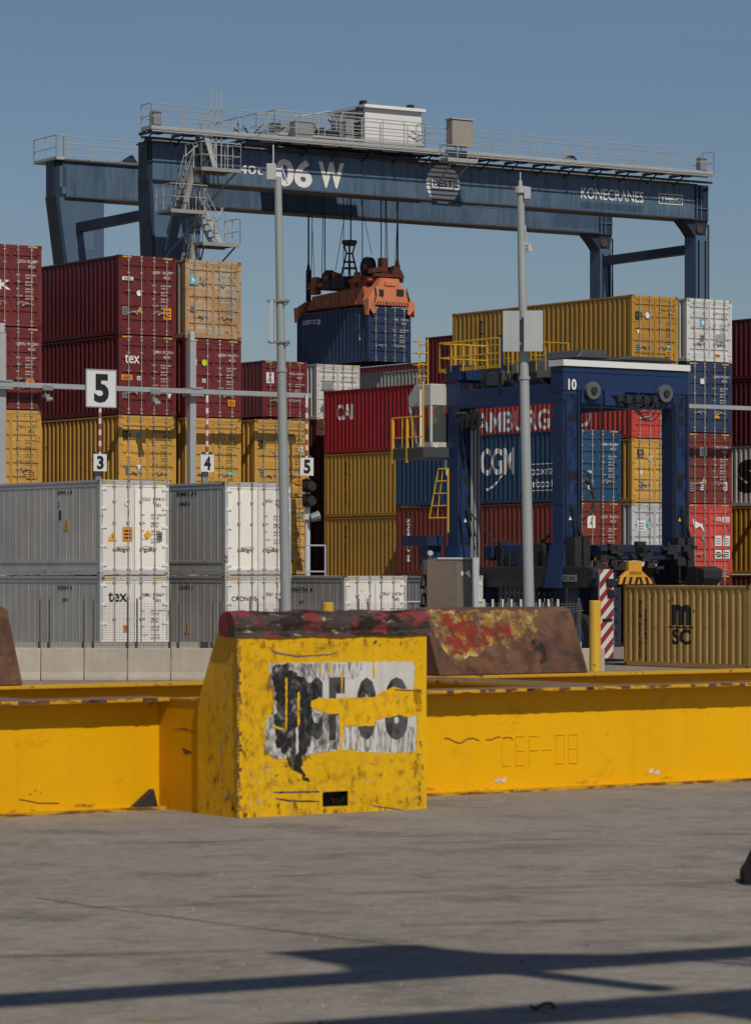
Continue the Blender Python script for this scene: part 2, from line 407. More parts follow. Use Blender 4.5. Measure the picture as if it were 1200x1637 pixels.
def sticker(x, z, w, h, m, shape='rect', name='sticker', y=.012, ink=None):
    def fn(t, H):
        b = MB()
        if shape == 'rect': poly = [(x, z), (x + w, z), (x + w, z + h), (x, z + h)]
        elif shape == 'tri': poly = [(x, z), (x + w, z), (x + w / 2, z + h)]
        elif shape == 'down': poly = [(x + w / 2, z), (x + w, z + h), (x, z + h)]
        elif shape == 'dia': poly = [(x + w / 2, z), (x + w, z + h / 2), (x + w / 2, z + h), (x, z + h / 2)]
        else: poly = [(x + w / 2 + w / 2 * cos(a), z + h / 2 + h / 2 * sin(a)) for a in [2 * pi * k / 16 for k in range(16)]]
        b.prism([(px, y, pz) for px, pz in poly], (0, -.004, 0)); mats = [m]
        if ink:
            mats.append(ink); b.cm = 1
            if shape == 'tri': b.prism([(x + w * .47, y - .005, z + h * .2), (x + w * .53, y - .005, z + h * .2), (x + w * .56, y - .005, z + h * .6), (x + w * .44, y - .005, z + h * .6)], (0, -.001, 0))
            else:
                for k in (.15, .4, .65): b.box(x + w * .15, x + w * .85, y - .006, y - .005, z + h * k, z + h * (k + .12))
        b.build(name, mats, t)
    return fn
def emblem_star(x, z, s):
    def fn(t, H):
        b = MB(); b.box(x, x + s, .008, .012, z, z + s)
        b.cm = 1; pts = []
        for k in range(14):
            r = s * (.36 if k % 2 == 0 else .17); a = pi / 2 + k * pi / 7; pts.append((x + s / 2 + r * cos(a), .007, z + s / 2 + r * sin(a)))
        b.prism(pts, (0, -.003, 0)); b.build('emblem', [m_sblue, m_white], t)
    return fn
def msc_door(x=.18, zt=.75, s=.30):
    def fn(t, H):
        b = MB(); M = MD(.012); z = H - zt
        b.text('m', M, x, z, s * 1.05, s * .55, .04); b.box(x - .03, x + s + .05, .010, .013, z - .035, z - .015)
        b.text('SC', M, x + .02, z - s * .52, s * .95, s * .42, .04); b.build('emblem', m_black, t)
    return fn
# ---------------------------------------------------------------- ground
def ground_mat(col, col2, nm):
    m = bpy.data.materials.new(nm); m.use_nodes = True; t = m.node_tree; N = t.nodes; L = t.links; b = N['Principled BSDF']
    tc = N.new('ShaderNodeTexCoord')
    def no(sc, st, det=5, rg=.6):
        mp = N.new('ShaderNodeMapping'); mp.inputs['Rotation'].default_value = (0, 0, -A * .92); mp.inputs['Scale'].default_value = st
        L.new(tc.outputs['Object'], mp.inputs[0]); n = N.new('ShaderNodeTexNoise'); n.inputs['Scale'].default_value = sc; n.inputs['Detail'].default_value = det
        n.inputs['Roughness'].default_value = rg; L.new(mp.outputs[0], n.inputs['Vector']); return n.outputs['Fac']
    def mx(f, lo, hi, k, a, c):
        r = N.new('ShaderNodeMapRange'); r.inputs['From Min'].default_value = lo; r.inputs['From Max'].default_value = hi; r.inputs['To Max'].default_value = k; L.new(f, r.inputs[0])
        x = N.new('ShaderNodeMix'); x.data_type = 'RGBA'; L.new(r.outputs[0], x.inputs[0])
        for i, q in ((6, a), (7, c)):
            if isinstance(q, tuple): x.inputs[i].default_value = (*q, 1)
            else: L.new(q, x.inputs[i])
        return x.outputs[2]
    c = mx(no(.30, (1, 1, 1), 8, .7), .38, .62, .9, col, col2)
    c = mx(no(.7, (.8, 1.1, 1), 9, .75), .50, .62, .85, c, tuple(x * .55 for x in col))
    c = mx(no(1.7, (.4, 1.6, 1), 9, .78), .55, .68, .6, c, tuple(x * 1.5 for x in col2))
    c = mx(no(3.0, (.7, 1.15, 1), 9, .85), .48, .66, .8, c, tuple(x * .50 for x in col))
    c = mx(no(9, (.6, 1.3, 1), 8, .9), .51, .64, .95, c, tuple(x * 1.55 for x in col2))
    c = mx(no(24, (1, 1, 1), 5, .85), .56, .74, .7, c, tuple(x * .35 for x in col))
    L.new(c, b.inputs['Base Color']); b.inputs['Roughness'].default_value = .82
    bp = N.new('ShaderNodeBump'); bp.inputs['Strength'].default_value = .5; bp.inputs['Distance'].default_value = .02
    L.new(no(30, (1, 1, 1), 6, .7), bp.inputs['Height']); L.new(bp.outputs[0], b.inputs['Normal'])
    return m
m_ground = ground_mat((.218, .190, .160), (.262, .234, .202), 'quay concrete')
g = MB(); g.add([(-2500, -300, 0), (2500, -300, 0), (2500, 4500, 0), (-2500, 4500, 0)], [(0, 1, 2, 3)])
tag(g.build('ground', m_ground), None, None, kind='structure')
# worn joint line, faint paint marks and small litter on the quay
j = MB(); pj = [(60, 1436), (130, 1447), (260, 1465), (330, 1474), (430, 1487), (520, 1497), (600, 1507), (680, 1519)]
def gp(u, v, z=.004): d = EYE * F / (v - HZ); p = loc(u, d); p.z = z; return p
for (u0, v0), (u1, v1) in zip(pj, pj[1:]):
    a, b_ = gp(u0, v0), gp(u1, v1); n = Vector((0, .022 + random.random() * .02, 0)); j.add([a, b_, b_ + n, a + n], [(0, 1, 2, 3)])
tag(j.build('expansion_joint', plain((.05, .045, .04))), None, None, kind='structure')
rg = random.Random(31); tm = []
for i, (u, v, w_, h_) in enumerate(((760, 1425, 420, 3.2), (250, 1450, 300, 2.4), (980, 1340, 330, 2.0), (420, 1345, 380, 1.8), (150, 1530, 260, 3.0), (900, 1475, 260, 2.2), (540, 1400, 200, 1.6))):
    b = MB(); a_ = gp(u - w_, v + w_ * .03, .003 + i * .0006); c_ = gp(u + w_, v - w_ * .03, .003 + i * .0006); n_ = Vector((0, h_ * .09, 0)); b.add([a_, c_, c_ + n_, a_ + n_], [(0, 1, 2, 3)])
    tag(b.build('tyre_mark', decal((.045, .04, .036), .42, .66, 2.0, (.35, 1.6, 1), amt=.36)), None, None, kind='structure')
b = MB()
for k in range(420):
    c_ = gp(rg.uniform(-40, 1240), rg.uniform(1310, 1637), .0); r_ = rg.uniform(.004, .013) * (1 if k % 9 else 1.7); b.cyl(c_, c_ + Vector((rg.uniform(-.3, .3) * r_, rg.uniform(-.3, .3) * r_, r_ * .8)), r_, r_ * .5, 5)
tag(b.build('grit', mat((.12, .105, .09), .9, streak=0, second=(.35, .32, .28), second_at=.5, scale=9)), 'loose grit and small stones scattered over the concrete in the foreground', 'grit', kind='stuff')
# ---------------------------------------------------------------- containers
GL = 'containers stacked in the terminal yard'
FR = Frame(loc(160, 97.9)); FS = Frame(loc(190, 117.9)); FC = Frame(loc(916, 129.5)); FT = Frame(loc(420, 149.5))
HC = 2.896; SD = 2.591; GAP = .012
L40 = 12.19; L20 = 6.06
def tier(hs): z = 0; out = []
def zs(hs):
    z = 0; out = []
    for h in hs: out.append(z); z += h + GAP
    return out
tri = lambda x, z, s=.2: sticker(x, z, s, s * .95, m_sy, 'tri', ink=m_black)
lab = lambda x, z, w=.24, h=.36, m=m_so, ink=m_black: sticker(x, z, w, h, m, ink=ink)
# reefers in front
def tex(x, zt, h, w): return lambda mb, H: mb.text('tex', MD(.013), x, H - zt, w, h, .012)
def seal_marks(ymarks):                       # small notices on the side near the door end
    def fn(t, H):
        b = MB(); M = MS(.006)
        for (y, z, w, h, st) in ymarks: b.text(st, M, -y, H - z, w, h, .02)
        b.build('side_marking', m_dark, t, fix=False)
    return fn
def side_tri(y, z, s=.2):
    def fn(t, H):
        b = MB(); b.prism([(.008, y, z), (.008, y - s, z), (.008, y - s / 2, z + s * 1.3)], (-.004, 0, 0)); b.cm = 1
        b.prism([(.003, y - s * .42, z + s * .2), (.003, y - s * .58, z + s * .2), (.003, y - s * .5, z + s)], (-.002, 0, 0)); b.build('sticker', [m_sy, m_black], t)
    return fn
rx = [0, FR.x_at(360), FR.x_at(550), FR.x_at(677, 1.9)]
wm = mat((.76, .735, .68), .5, 0, .10, .25, streak=.15, rcol=(.28, .13, .06))
wm2 = mat((.72, .70, .65), .5, 0, .16, .3, streak=.25, rcol=(.28, .13, .06))
shaded_side = mat((.50, .48, .44), .55, .0, .06, .5, streak=.4)  # white panels toned grey, their shade put into the colour
def reefer(x, y, z, label, number, **k):
    t = container(FR, x, y, z, L40, HC, WHITE, label, 'reefer', number, ink=m_dark, body=wm if z > 1 else wm2, group='white refrigerated containers behind the barrier', **k)
    for ch in t.children:
        if ch.name.startswith('side_panel'): ch.material_slots[0].material = shaded_side
    return t
reefer(rx[0], 0, 0, 'white refrigerated container lettered tex at the foot of the leftmost reefer stack', 'TEMU 935667 6', mk=tex(.3, .78, .30, .66),
       dec=(lab(.78, .30, .3, .4), tri(1.46, .45, .28), lab(1.95, .45, .27, .24), lab(.82, 1.2, .15, .22), lab(.32, .35, .2, .3, m_sgrey), seal_marks([(2.6, .42, .9, .12, '935667 6'), (2.3, .78, .35, .1, '45R1')])))
reefer(rx[0], 0, HC + GAP, 'white refrigerated container with rust streak and yellow warning stickers, topmost of the leftmost reefer stack', 'TCLU 899412 8',
       dec=(tri(.30, 1.05, .3), lab(.80, 1.05, .34, .42), sticker(1.54, 1.1, .28, .28, m_sy, 'dia'), lab(2.0, 1.05, .2, .28, m_sgrey), sticker(.86, 2.1, .18, .24, m_sw, 'round'),
            seal_marks([(2.6, .42, .9, .12, '899412 8'), (2.6, .8, .16, .14, '2'), (2.5, 1.2, .12, .3, 'I')]), side_tri(2.2, 1.4, .3)))
reefer(rx[1], 0, 0, 'white refrigerated container lettered CRONOS, lower one beside the left tall pole', 'CRSU 610492 5', mk=lambda mb, H: mb.text('CRONOS', MD(.013), .25, H - .78, .92, .14, .0),
       dec=(seal_marks([(2.7, .42, .8, .12, '610492 5')]), side_tri(2.4, 1.1, .3), lab(.8, 1.1, .14, .2)))
reefer(rx[1], 0, HC + GAP, 'clean white refrigerated container with wrinkled shaded grey side, upper one beside the left tall pole', 'SEGU 948131 0',
       dec=(seal_marks([(2.9, .40, 1.2, .14, '948131'), (2.7, .7, .6, .12, '45R1')]), lab(2.08, .9, .2, .3, m_sgrey)))
reefer(rx[2], 0, 0, 'white refrigerated container standing alone to the right of the left tall pole', 'TRLU 166726 4',
       dec=(seal_marks([(3.0, .5, 1.2, .12, '166726 4'), (2.6, .9, .3, .1, '45')]), sticker(.84, 2.0, .2, .4, m_sw, 'round')))
reefer(rx[3], 1.9, 0, 'refrigerated container with shaded grey side mostly hidden behind the brown electrical cabinet', 'SZLU 921840 1')
# left block
yb = lambda c, r=.2: dict(col=c, rust=r)
def big5(mb, H): pass
S0x = -6.17; z5 = zs([HC] * 5); h5 = HC
D = dict
def C5(fr, x, y, z, col, label, number, **k): return container(fr, x, y, z, L40, k.pop('H', HC), col, label, number=number, **k)
vmark = lambda w: (lambda mb, H: None)
C5(FS, S0x, -1.0, z5[4], MAROON2, 'maroon shipping container topmost of the stack cut off by the left edge', 'TGCU 021487 5', mk=lambda mb, H: mb.text('K', MD(.013), .72, H - 1.6, .5, .34, .03))
C5(FS, S0x, -1.0, z5[3], MAROON2, 'maroon shipping container second from top at the left edge, crossed by the grey gantry beam', 'DRYU 971234 0', dec=(lab(1.85, .85, .3, .22),))
C5(FS, S0x, -1.0, z5[2], YEL2, 'mustard yellow shipping container at the left edge under two maroon ones', 'MEDU 411875 2', ink=m_dark, dec=(lab(1.85, .5, .36, .3),))
C5(FS, 0, 0, z5[4], MAROON, 'dark red shipping container with orange label, topmost left of the beige one', 'GESU 622379 9',
   dec=(tri(.78, .82, .24), lab(1.9, .62, .33, .42), lab(.16, 1.98, .46, .13, m_sw), sticker(.76, 1.42, .2, .22, m_sw, 'round'), lab(.16, .72, .22, .3, m_sgrey)))
C5(FS, 0, 0, z5[3], MAROON, 'dark red shipping container lettered tex in white on its left door', 'TEMU 572213 8', mk=tex(.27, 1.02, .34, .62),
   dec=(lab(.12, 1.26, .46, .2, m_so), lab(.78, 1.27, .15, .15, m_sw), sticker(2.05, .62, .2, .2, m_sw, 'down'), lab(.16, .6, .2, .2, m_sgrey)))
C5(FS, 0, 0, z5[2], YEL2, 'mustard yellow shipping container with black logo behind the sign numbered 3', 'MEDU 822210 5', ink=m_dark,
   dec=(msc_door(.18, .72, .3), tri(.26, 1.38, .3), lab(.76, 2.05, .13, .22, m_sblue), lab(.28, .75, .2, .34, m_sgrey), sticker(.76, .88, .2, .22, m_sw, 'down')))
S2x = FS.x_at(298.7)
C5(FS, S2x, 0.1, z5[4], TAN, 'weathered beige shipping container with pale blue star square, top of its stack', 'MSKU 801445 2', ink=m_sgrey, rust=.55, code='45G1',
   dec=(emblem_star(.2, 1.98, .36), lab(1.72, .22, .2, .12, m_so), sticker(.7, 1.95, .22, .26, m_sgrey, 'dia'), sticker(1.55, 1.9, .22, .26, m_sgrey, 'dia'), lab(.24, 1.0, .16, .2, m_sgrey)), body=mat(TAN, .6, 0, .5, .6, second=(.42, .38, .30), rcol=(.22, .10, .035)), strip=True)
C5(FS, S2x, 0.1, z5[3], MAROON2, 'maroon shipping container with round lime sticker under the beige one', 'MEDU 944271 8',
   dec=(sticker(.72, 1.9, .24, .24, plain((.45, .6, .03)), 'round'), lab(.2, 1.92, .3, .22, m_sw), lab(.74, 1.28, .15, .14, m_sw), lab(1.86, .44, .32, .24, m_so)))
C5(FS, S2x, 0.1, z5[2], YEL2, 'mustard yellow shipping container with green and orange labels behind the sign numbered 4', 'MEDU 390672 1', ink=m_dark,
   dec=(lab(1.8, .72, .36, .2, m_sg, m_sw), lab(1.8, .46, .36, .24, m_so)))
S3x = FS.x_at(407)
z3 = zs([HC] * 3)
C5(FS, S3x, 0, z3[2], YEL2, 'mustard yellow shipping container with black logo crossed by the left tall pole', 'MEDU 785120 4', ink=m_dark,
   dec=(msc_door(.18, .95, .3), lab(1.98, 1.72, .18, .2, m_sw), lab(.26, .75, .2, .34, m_sgrey), lab(1.85, .5, .3, .22, m_so)))
C5(FS, S3x, 0, z3[1], YEL2, 'mustard yellow shipping container low beside the white signal post, under another mustard one', 'MEDU 150733 9', ink=m_dark, dec=(lab(1.75, .3, .36, .24, m_sy), tri(1.3, 1.35, .2)))
# the tiers those stacks stand on
low = 'bottom tier containers hidden behind the reefers'
for fx, fy, n, c in ((S0x, -1.0, 2, MAROON2), (0, 0, 2, YEL2), (S2x, .1, 2, MAROON), (S3x, 0, 1, YEL2)):
    for k in range(n): C5(FS, fx, fy, z5[k], c, 'shipping container in the low tiers of the left block hidden behind the white reefers', None, group=low, far=True)
# second left block, farther
tz = 12.75 - SD
container(FT, 0, 0, tz, L40, SD, MAROON2, 'red shipping container with square blue-white door emblem, behind the left tall pole', number='TTNU 480817 6',
          dec=(sticker(.2, 1.55, .42, .5, m_sw), sticker(.25, 1.6, .32, .3, plain((.03, .07, .25)), 'tri'), lab(.34, 1.86, .16, .12, m_sy)))
T2x = FT.x_at(506)
container(FT, T2x, 0, tz - .05, L40, SD, (.62, .62, .60), 'pale grey shipping container left of the bright red one, under the hanging blue one', number='MSKU 901174 3', ink=m_sgrey, rust=.15,
          dec=(sticker(.3, 1.4, .6, .35, m_galv), lab(.25, .35, .34, .3, m_sgrey)))
zl = [tz - .07 - HC - i * (HC + GAP) for i in range(3)]
for i, z in enumerate(zl):
    container(FT, 0, 0, z, L40, HC, BROWN, 'shipping container in the low tiers of the far left block, hidden by nearer stacks', number=None, far=True, group='low tiers of the far left block', strip=False)
    container(FT, T2x, 0, z, L40, HC, BROWN, ['dark brown shipping container directly under the pale grey one left of the bright red one', 'dark brown shipping container edge beside the hanging traffic signal', 'dark brown shipping container edge low behind the white ladder post'][i], number=None, rust=.5, strip=False, far=True)
# bright red and yellow stack, far end at column 518
LB = 9.125; BY = 13.0; zb = zs([SD, HC, HC, HC]); bx = FC.x_at(518, BY + LB)
container(FC, bx, BY, zb[3], LB, HC, (.33, .012, .016), 'bright red shipping container lettered CAI in white, seen from its side', number='CAIU 905512 0',
          side=lambda L, H: corr_text('CAI', L - .95, H - 1.38, 1.35, .72, .03))
for k, lb in ((2, 'yellow shipping container directly under the bright red one, seen from its side'), (1, 'yellow shipping container with a diagonal shadow, two below the bright red one')):
    container(FC, bx, BY, zb[k], LB, HC, YEL, lb, number='MEDU 733190 2', ink=m_dark, side=lambda L, H: corr_text_stack('MEDITERRANEAN', L - 1.6, H - .35, .22, .12, .02))
container(FC, bx, BY, 0, LB, SD, YEL, 'yellow shipping container at the foot of the bright red stack, hidden behind reefers', number=None, far=True)
# right block: three columns
C1x = FC.x_at(1009); C2x = FC.x_at(1097); 
zc0 = zs([HC] * 3); zc = zs([HC, HC, SD, HC, HC])
def cma(L, H):
    V, Fc = corr_text('CMA CGM', 8.75, H - 1.72, 4.85, 1.12, .03)
    for (st, a, z, w, h) in (('ecocontainer', 3.3, .1, 2.9, .34), ('bamboo floor', 3.3, .1, 2.9, .34)):
        zz = H - 1.78 if st[0] == 'e' else H - 2.28
        v, f = corr_text(st, a, zz, w, h, .01); n = len(V); V += v; Fc += [[i + n for i in q] for q in f]
    def strip(y0, y1, za, zb_):
        vs = [(y0, za), (y1, za), (y1, zb_), (y0, zb_)]; v, f = conform(vs, [(0, 1, 2, 3)]); n = len(V); V.extend(v); Fc.extend([[i + n for i in q] for q in f])
    strip(.3, 3.45, H - 1.35, H - 1.32); strip(3.42, 3.45, H - 2.42, H - 1.32); strip(.3, 3.45, H - 2.42, H - 2.39)
    pts = [(5.9 - .1 * i, H - 2.36 + .0085 * i * i * .5) for i in range(13)]          # swoosh
    for (ya, a_), (yb_, b2) in zip(pts, pts[1:]):
        v, f = conform([(ya, a_), (yb_, b2), (yb_, b2 + .1), (ya, a_ + .1)], [(0, 1, 2, 3)]); n = len(V); V += v; Fc += [[i + n for i in q] for q in f]
    return V, Fc
container(FC, 0, 0, zc0[2], L40, HC, CMA, 'dark blue shipping container lettered CMA CGM behind the straddle carrier', number='CMAU 845684 8', side=cma,
          dec=(lab(.74, 1.15, .2, .1, m_sw), lab(.74, .5, .22, .16, m_sw)))
container(FC, 0, 0, zc0[1], L40, HC, BRICK, 'rust red shipping container with white vertical lettering behind the straddle carrier legs', number='FSCU 709573 6',
          side=lambda L, H: corr_text('FLORENS', L - .75, .55, .30, 1.85, .02, rot=True), dec=(sticker(.72, 1.86, .4, .5, m_sw), sticker(.82, 2.0, .2, .2, m_dark, 'tri'), tri(.8, .75, .24)))
container(FC, 0, 0, zc0[0], L40, HC, (.02, .03, .05), 'shipping container at ground level behind the straddle carrier, below the rust red one', number=None, far=True)  # near-black navy puts the deep shade down here into the colour
container(FC, C1x, 0, zc[4], L40, HC, YEL, 'long yellow shipping container with black door logo, above the straddle carrier', number='MEDU 873512 4', ink=m_dark, rust=.12,
          side=lambda L, H: corr_text_stack('MEDITERRANEAN', L - 1.9, H - .4, .24, .13, .02), dec=(msc_door(.2, .85, .32), sticker(.72, 1.95, .22, .26, m_sw, 'round'), lab(1.78, .72, .36, .2, m_sg, m_sw), lab(1.78, .44, .36, .26, m_so), lab(.24, .6, .2, .34, m_sgrey), sticker(.26, 1.3, .18, .18, m_sw, 'down')))
container(FC, C1x, 0, zc[3], L40, HC, SCAR, 'red shipping container lettered HAMBURG SUD seen through the straddle carrier', number='SUDU 556901 7', rust=.12,
          side=lambda L, H: corr_text('HAMBURG SÜD', L - .95, .55, 8.6, 1.05, .02), dec=(lab(2.1, 2.3, .3, .2, m_sw),))
container(FC, C1x, 0, zc[2], L40, SD, YEL2, 'mustard shipping container with black door logo seen through the straddle carrier portal', number='MEDU 620284 0', ink=m_dark,
          dec=(msc_door(.3, .6, .32), lab(.9, 1.7, .16, .18, m_sw), lab(.4, .55, .2, .34, m_sgrey), sticker(.4, 1.1, .2, .2, m_sw, 'down')))
container(FC, C1x, 0, zc[1], L40, HC, (.5, .52, .54), 'pale grey shipping container seen through the portal under the mustard one', number='MSKU 771208 5', ink=m_sgrey,
          dec=(lab(.3, 1.75, .42, .45, m_sw, m_sgrey), lab(.86, 1.85, .18, .32, m_sblue, m_sw)))
container(FC, C1x, 0, zc[0], L40, HC, MAROON, 'shipping container at ground level behind the straddle carrier, below the pale grey one', number=None, far=True)
zc2 = zs([HC, HC, HC, HC, SD])
container(FC, C2x, 0, zc2[4], L40, SD, (.60, .61, .60), 'pale grey shipping container with blue square, topmost right of the long yellow one', number='MSKU 310756 2', ink=m_sgrey, rust=.2,
          dec=(emblem_star(.72, 1.45, .32), lab(.74, .85, .2, .26, m_sgrey), lab(1.5, .22, .3, .13, m_so), sticker(1.6, .85, .5, .3, m_galv)), strip=False)
container(FC, C2x, 0, zc2[3], L40, HC, (.03, .05, .11), 'navy shipping container crossed by the thin grey beam at the right', number='CRXU 954321 0',
          dec=(tri(1.5, .62, .28), sticker(.74, 2.0, .26, .22, m_sw)))
container(FC, C2x, 0, zc2[2], L40, HC, (.17, .035, .028), 'brown shipping container between the navy one and the red one at the right', number='TCKU 120846 3', rust=.35,
          dec=(lab(.7, 1.95, .38, .36, m_sw, m_sgrey), tri(.82, .88, .26), lab(.74, .55, .16, .34, m_sw), lab(1.98, .55, .2, .36, m_sw), lab(.2, .5, .22, .36, m_sgrey)))
container(FC, C2x, 0, zc2[1], L40, HC, (.52, .07, .055), 'red shipping container with white bird emblem on its door at the right', number=None, rust=.12,
          dec=(lambda t, H: MB().prism([(.30, .012, 2.30), (.42, .012, 1.86), (.72, .012, 1.98), (.98, .012, 1.70), (.84, .012, 2.08), (.62, .012, 2.12)], (0, -.004, 0)).build('emblem', m_white, t),
               lab(1.52, 1.18, .36, .42, m_sw, m_sgrey), lab(1.97, 1.18, .36, .42, m_sw, m_sgrey), lab(1.52, .66, .36, .36, m_sw), lab(1.97, .66, .36, .36, m_sw), lab(1.6, 2.2, .24, .14, m_sw), lab(1.92, 2.15, .5, .22, m_sw, m_sgrey), sticker(.8, 1.4, .18, .22, m_sgrey, 'round')))
container(FC, C2x, 0, zc2[0], L40, HC, MAROON, 'shipping container at ground level right of the straddle carrier, below the red one', number=None, far=True)
C4x = FC.x_at(1266); zc4 = zs([HC, HC, SD, HC, HC])
container(FC, C4x, 0, zc4[4] - .1, L40, SD, (.12, .015, .02), 'maroon shipping container side topmost at the right edge', number='TCLU 440127 9')
container(FC, C4x, 0, zc4[3] - .1, L40, HC, (.10, .014, .02), 'darker maroon shipping container side second from top at the right edge', number='TCLU 550893 1')
container(FC, C4x, 0, zc4[2], L40, SD, (.5, .49, .43), 'off-white shipping container side with a large black letter at the right edge', number='HLXU 118204 6', ink=m_black,
          side=lambda L, H: corr_text('S', FC.y_at(1172, C4x) - .2, .55, 1.35, 1.45, .08))
container(FC, C4x, 0, zc4[1], L40, HC, YEL, 'yellow shipping container side low at the right edge', number='MEDU 203951 7', ink=m_dark, rust=.4)
container(FC, C4x, 0, zc4[0], L40, HC, BROWN, 'shipping container at ground level under the yellow one at the right edge', number=None, far=True)
# background blocks
b3x = FC.x_at(680, 22.1)
zz = zs([HC] * 4 + [SD])
def bg(u, d, ztop, L, H, col, label, below=0, **k):
    f = Frame(loc(u, d)); ll = -L
    container(f, 0, ll, ztop - H, L, H, col, label, number=None, far=True, **k)
    z = ztop - H; n = 0
    while z > 2.0 and below:
        h = min(HC, z - .02); z -= HC + GAP
        if z < -.5: break
        container(f, 0, ll, max(0, z), L, h if z >= 0 else HC, BROWN, 'shipping container in the hidden tiers of the far background blocks', number=None, far=True, group='hidden tiers of the far background blocks', strip=False)
bg(680, 153, 14.05, L40, HC, (.13, .018, .02), 'dark maroon shipping container behind the yellow railed ladder of the straddle carrier', 1)
bg(577, 168, 13.25, L40, SD, (.42, .42, .38), 'grey ribbed shipping container side just above the bright red one in the background', 1)
bg(566, 184, 14.55, L20, HC, (.20, .02, .025), 'distant red shipping container sliver under the hanging blue one', 1)
bg(616, 187, 14.9, L40, HC, (.12, .11, .04), 'distant olive shipping container sliver right of the hanging blue one', 1)
# the twenty foot box in front, on the ground
FM = Frame(loc(1197, 99.8))
def msc_side(L, H):
    V, Fc = [], []
    def ad(r): 
        n = len(V); V.extend(r[0]); Fc.extend([[i + n for i in q] for q in r[1]])
    ad(corr_text('m', L - 2.32, 1.33, .98, .66, .045)); ad(corr_text('SC', L - 2.38, .72, .88, .50, .04))
    ad(conform([(L - 2.2, 1.24), (L - 3.42, 1.24), (L - 3.42, 1.29), (L - 2.2, 1.29)], [(0, 1, 2, 3)]))
    ad(corr_text_stack('MEDITERRANEAN', L - .72, H - .45, .17, .115, .02)); ad(corr_text_stack('SHIPPING CO.', L - .98, H - .75, .17, .115, .02))
    return V, Fc
container(FM, 0, 0, 0, L20, SD, (.47, .29, .085), 'yellow twenty foot container with big black m sc letters, alone on the ground at right', number='MEDU 337518 6', ink=m_black, side=msc_side, rust=.35, group=None)
# the box hanging under the crane
FH = Frame(loc(589, 152.3))
HZB = EYE + (HZ - 577.5) * 152.3 / F
def dongfang(L, H):
    V, Fc = corr_text('SITCOJ', L - .45, H - .62, 1.5, .27, .03)
    v, f = corr_text('SITU 294713 0', .85, H - 1.55, .12, 1.2, .01, rot=True); n = len(V)
    return V + v, Fc + [[i + n for i in q] for q in f]
container(FH, 0, 0, HZB, L20, SD, (.018, .04, .10), 'navy blue container hanging in the air under the orange spreader', number='SITU 294713 0', side=dongfang, rust=.42, group=None, code='22G1')
# ---------------------------------------------------------------- gantry crane over the yard
CB = (.072, .125, .20)
m_crane = mat(CB, .5, 0, .03, .25, streak=.25, scale=.4); m_cr2 = mat((.088, .145, .22), .5, 0, .02, .2, scale=.4); m_cr3 = mat((.045, .092, .155), .5, 0, .02, .2, scale=.4)
m_cdark = mat((.018, .031, .054), .5, 0, .05, .3); m_cfl = mat((.06, .05, .05), .6, 0, .2, .4); m_hand = mat((.42, .43, .42), .5, .2, .05, .3)
AC = radians(32.2); FG = Frame(loc(240, 143), AC)
XL = FG.x_at(1109); XR = FG.x_at(1131); G = 7.9
ZB = FG.xz(240, 288)[1]; ZT = ZB + 1.72
crane = thing('gantry_crane', 'huge blue rail gantry crane numbered 06 W spanning the container stacks', 'crane', FG.o, AC)
def girder(y):
    b = MB(); b.box(-.1 if y else .13, XL, y, y + 1.15, ZB + .05, ZT - .05)
    o = b.build('girder', m_crane, crane)
    f = MB(); f.box(-.2 if y else .13, XL + .05, y - .10, y + 1.25, ZB, ZB + .06); f.box(-.25 if y else .0, XL + .1, y - .13, y + 1.28, ZT - .05, ZT + .02); f.build('girder_flange', m_cfl, o)
    r = MB(); r.box(0, XL, y + .45, y + .57, ZT + .02, ZT + .16); r.build('trolley_rail', m_steel, o)
    return o
gf = girder(0); gr = girder(G)
def patch(u0, v0, u1, v1, m, y=-.004, par=gf):
    x0, z1 = FG.xz(u0, v0, y); x1, z0 = FG.xz(u1, v1, y); MB().box(x0, x1, y, y + .003, z0, z1).build('paint_patch', m, par)
patch(612, 262, 672, 318, m_cr2); patch(672, 322, 755, 335, m_cr3); patch(756, 268, 830, 336, m_cr2); patch(928, 322, 1028, 340, m_cr3); patch(364, 262, 420, 300, m_cr2); patch(1030, 300, 1100, 340, m_cr2)
patch(886, 338, 956, 366, m_cr3, G - .004, gr); patch(170, 262, 222, 318, m_cr2, G - .004, gr); patch(745, 330, 880, 366, m_cr2, G - .004, gr)
m_seam = mat((.05, .09, .14), .6, streak=0, dirt=.2); m_drip = decal((.03, .045, .065), .45, .7, 1.2, (3, 3, .3), amt=.35); m_drr = decal((.12, .07, .05), .6, .75, 3.0, (4, 4, .3), amt=.35)
for y, o in ((0, gf), (G, gr)):
    b = MB(); x = 2.2
    while x < XL: b.box(x, x + .02, y - .006, y, ZB + .07, ZT - .06); x += 2.45
    b.build('weld_seam', m_seam, o); b = MB(); b.sheet(.1, XL - .1, y - .0075, ZB + .07, ZT - .06); b.build('weathering', m_drip, o)
    b = MB(); b.sheet(.1, XL - .1, y - .0095, ZB + .07, ZB + .5); b.build('rust_staining', m_drr, o)
# end plates with stiffeners at both ends
for y in (0, G):
    e = MB(); e.box(XL + .05, XR, y + .02, y + 1.1, ZB - .02, ZT); e.build('end_box', m_cdark, crane)
    e = MB()
    for x in (XL + .1, XL + .36, XR - .08): e.box(x, x + .06, y - .06, y + .02, ZB, ZT)
    e.box(XL + .05, XR, y - .06, y + .02, ZB + .55, ZB + .6); e.build('stiffener', m_crane, crane)
    e = MB(); k_ = .02 if y == 0 else .62; e.box(-k_, .12 if y == 0 else -.1, y + .05, y + 1.0, ZB - .1, ZT - .02); e.box(-k_ - .08, -k_, y + .1, y + .9, ZB - .05, ZT + .03); e.build('end_box', m_cdark, crane)
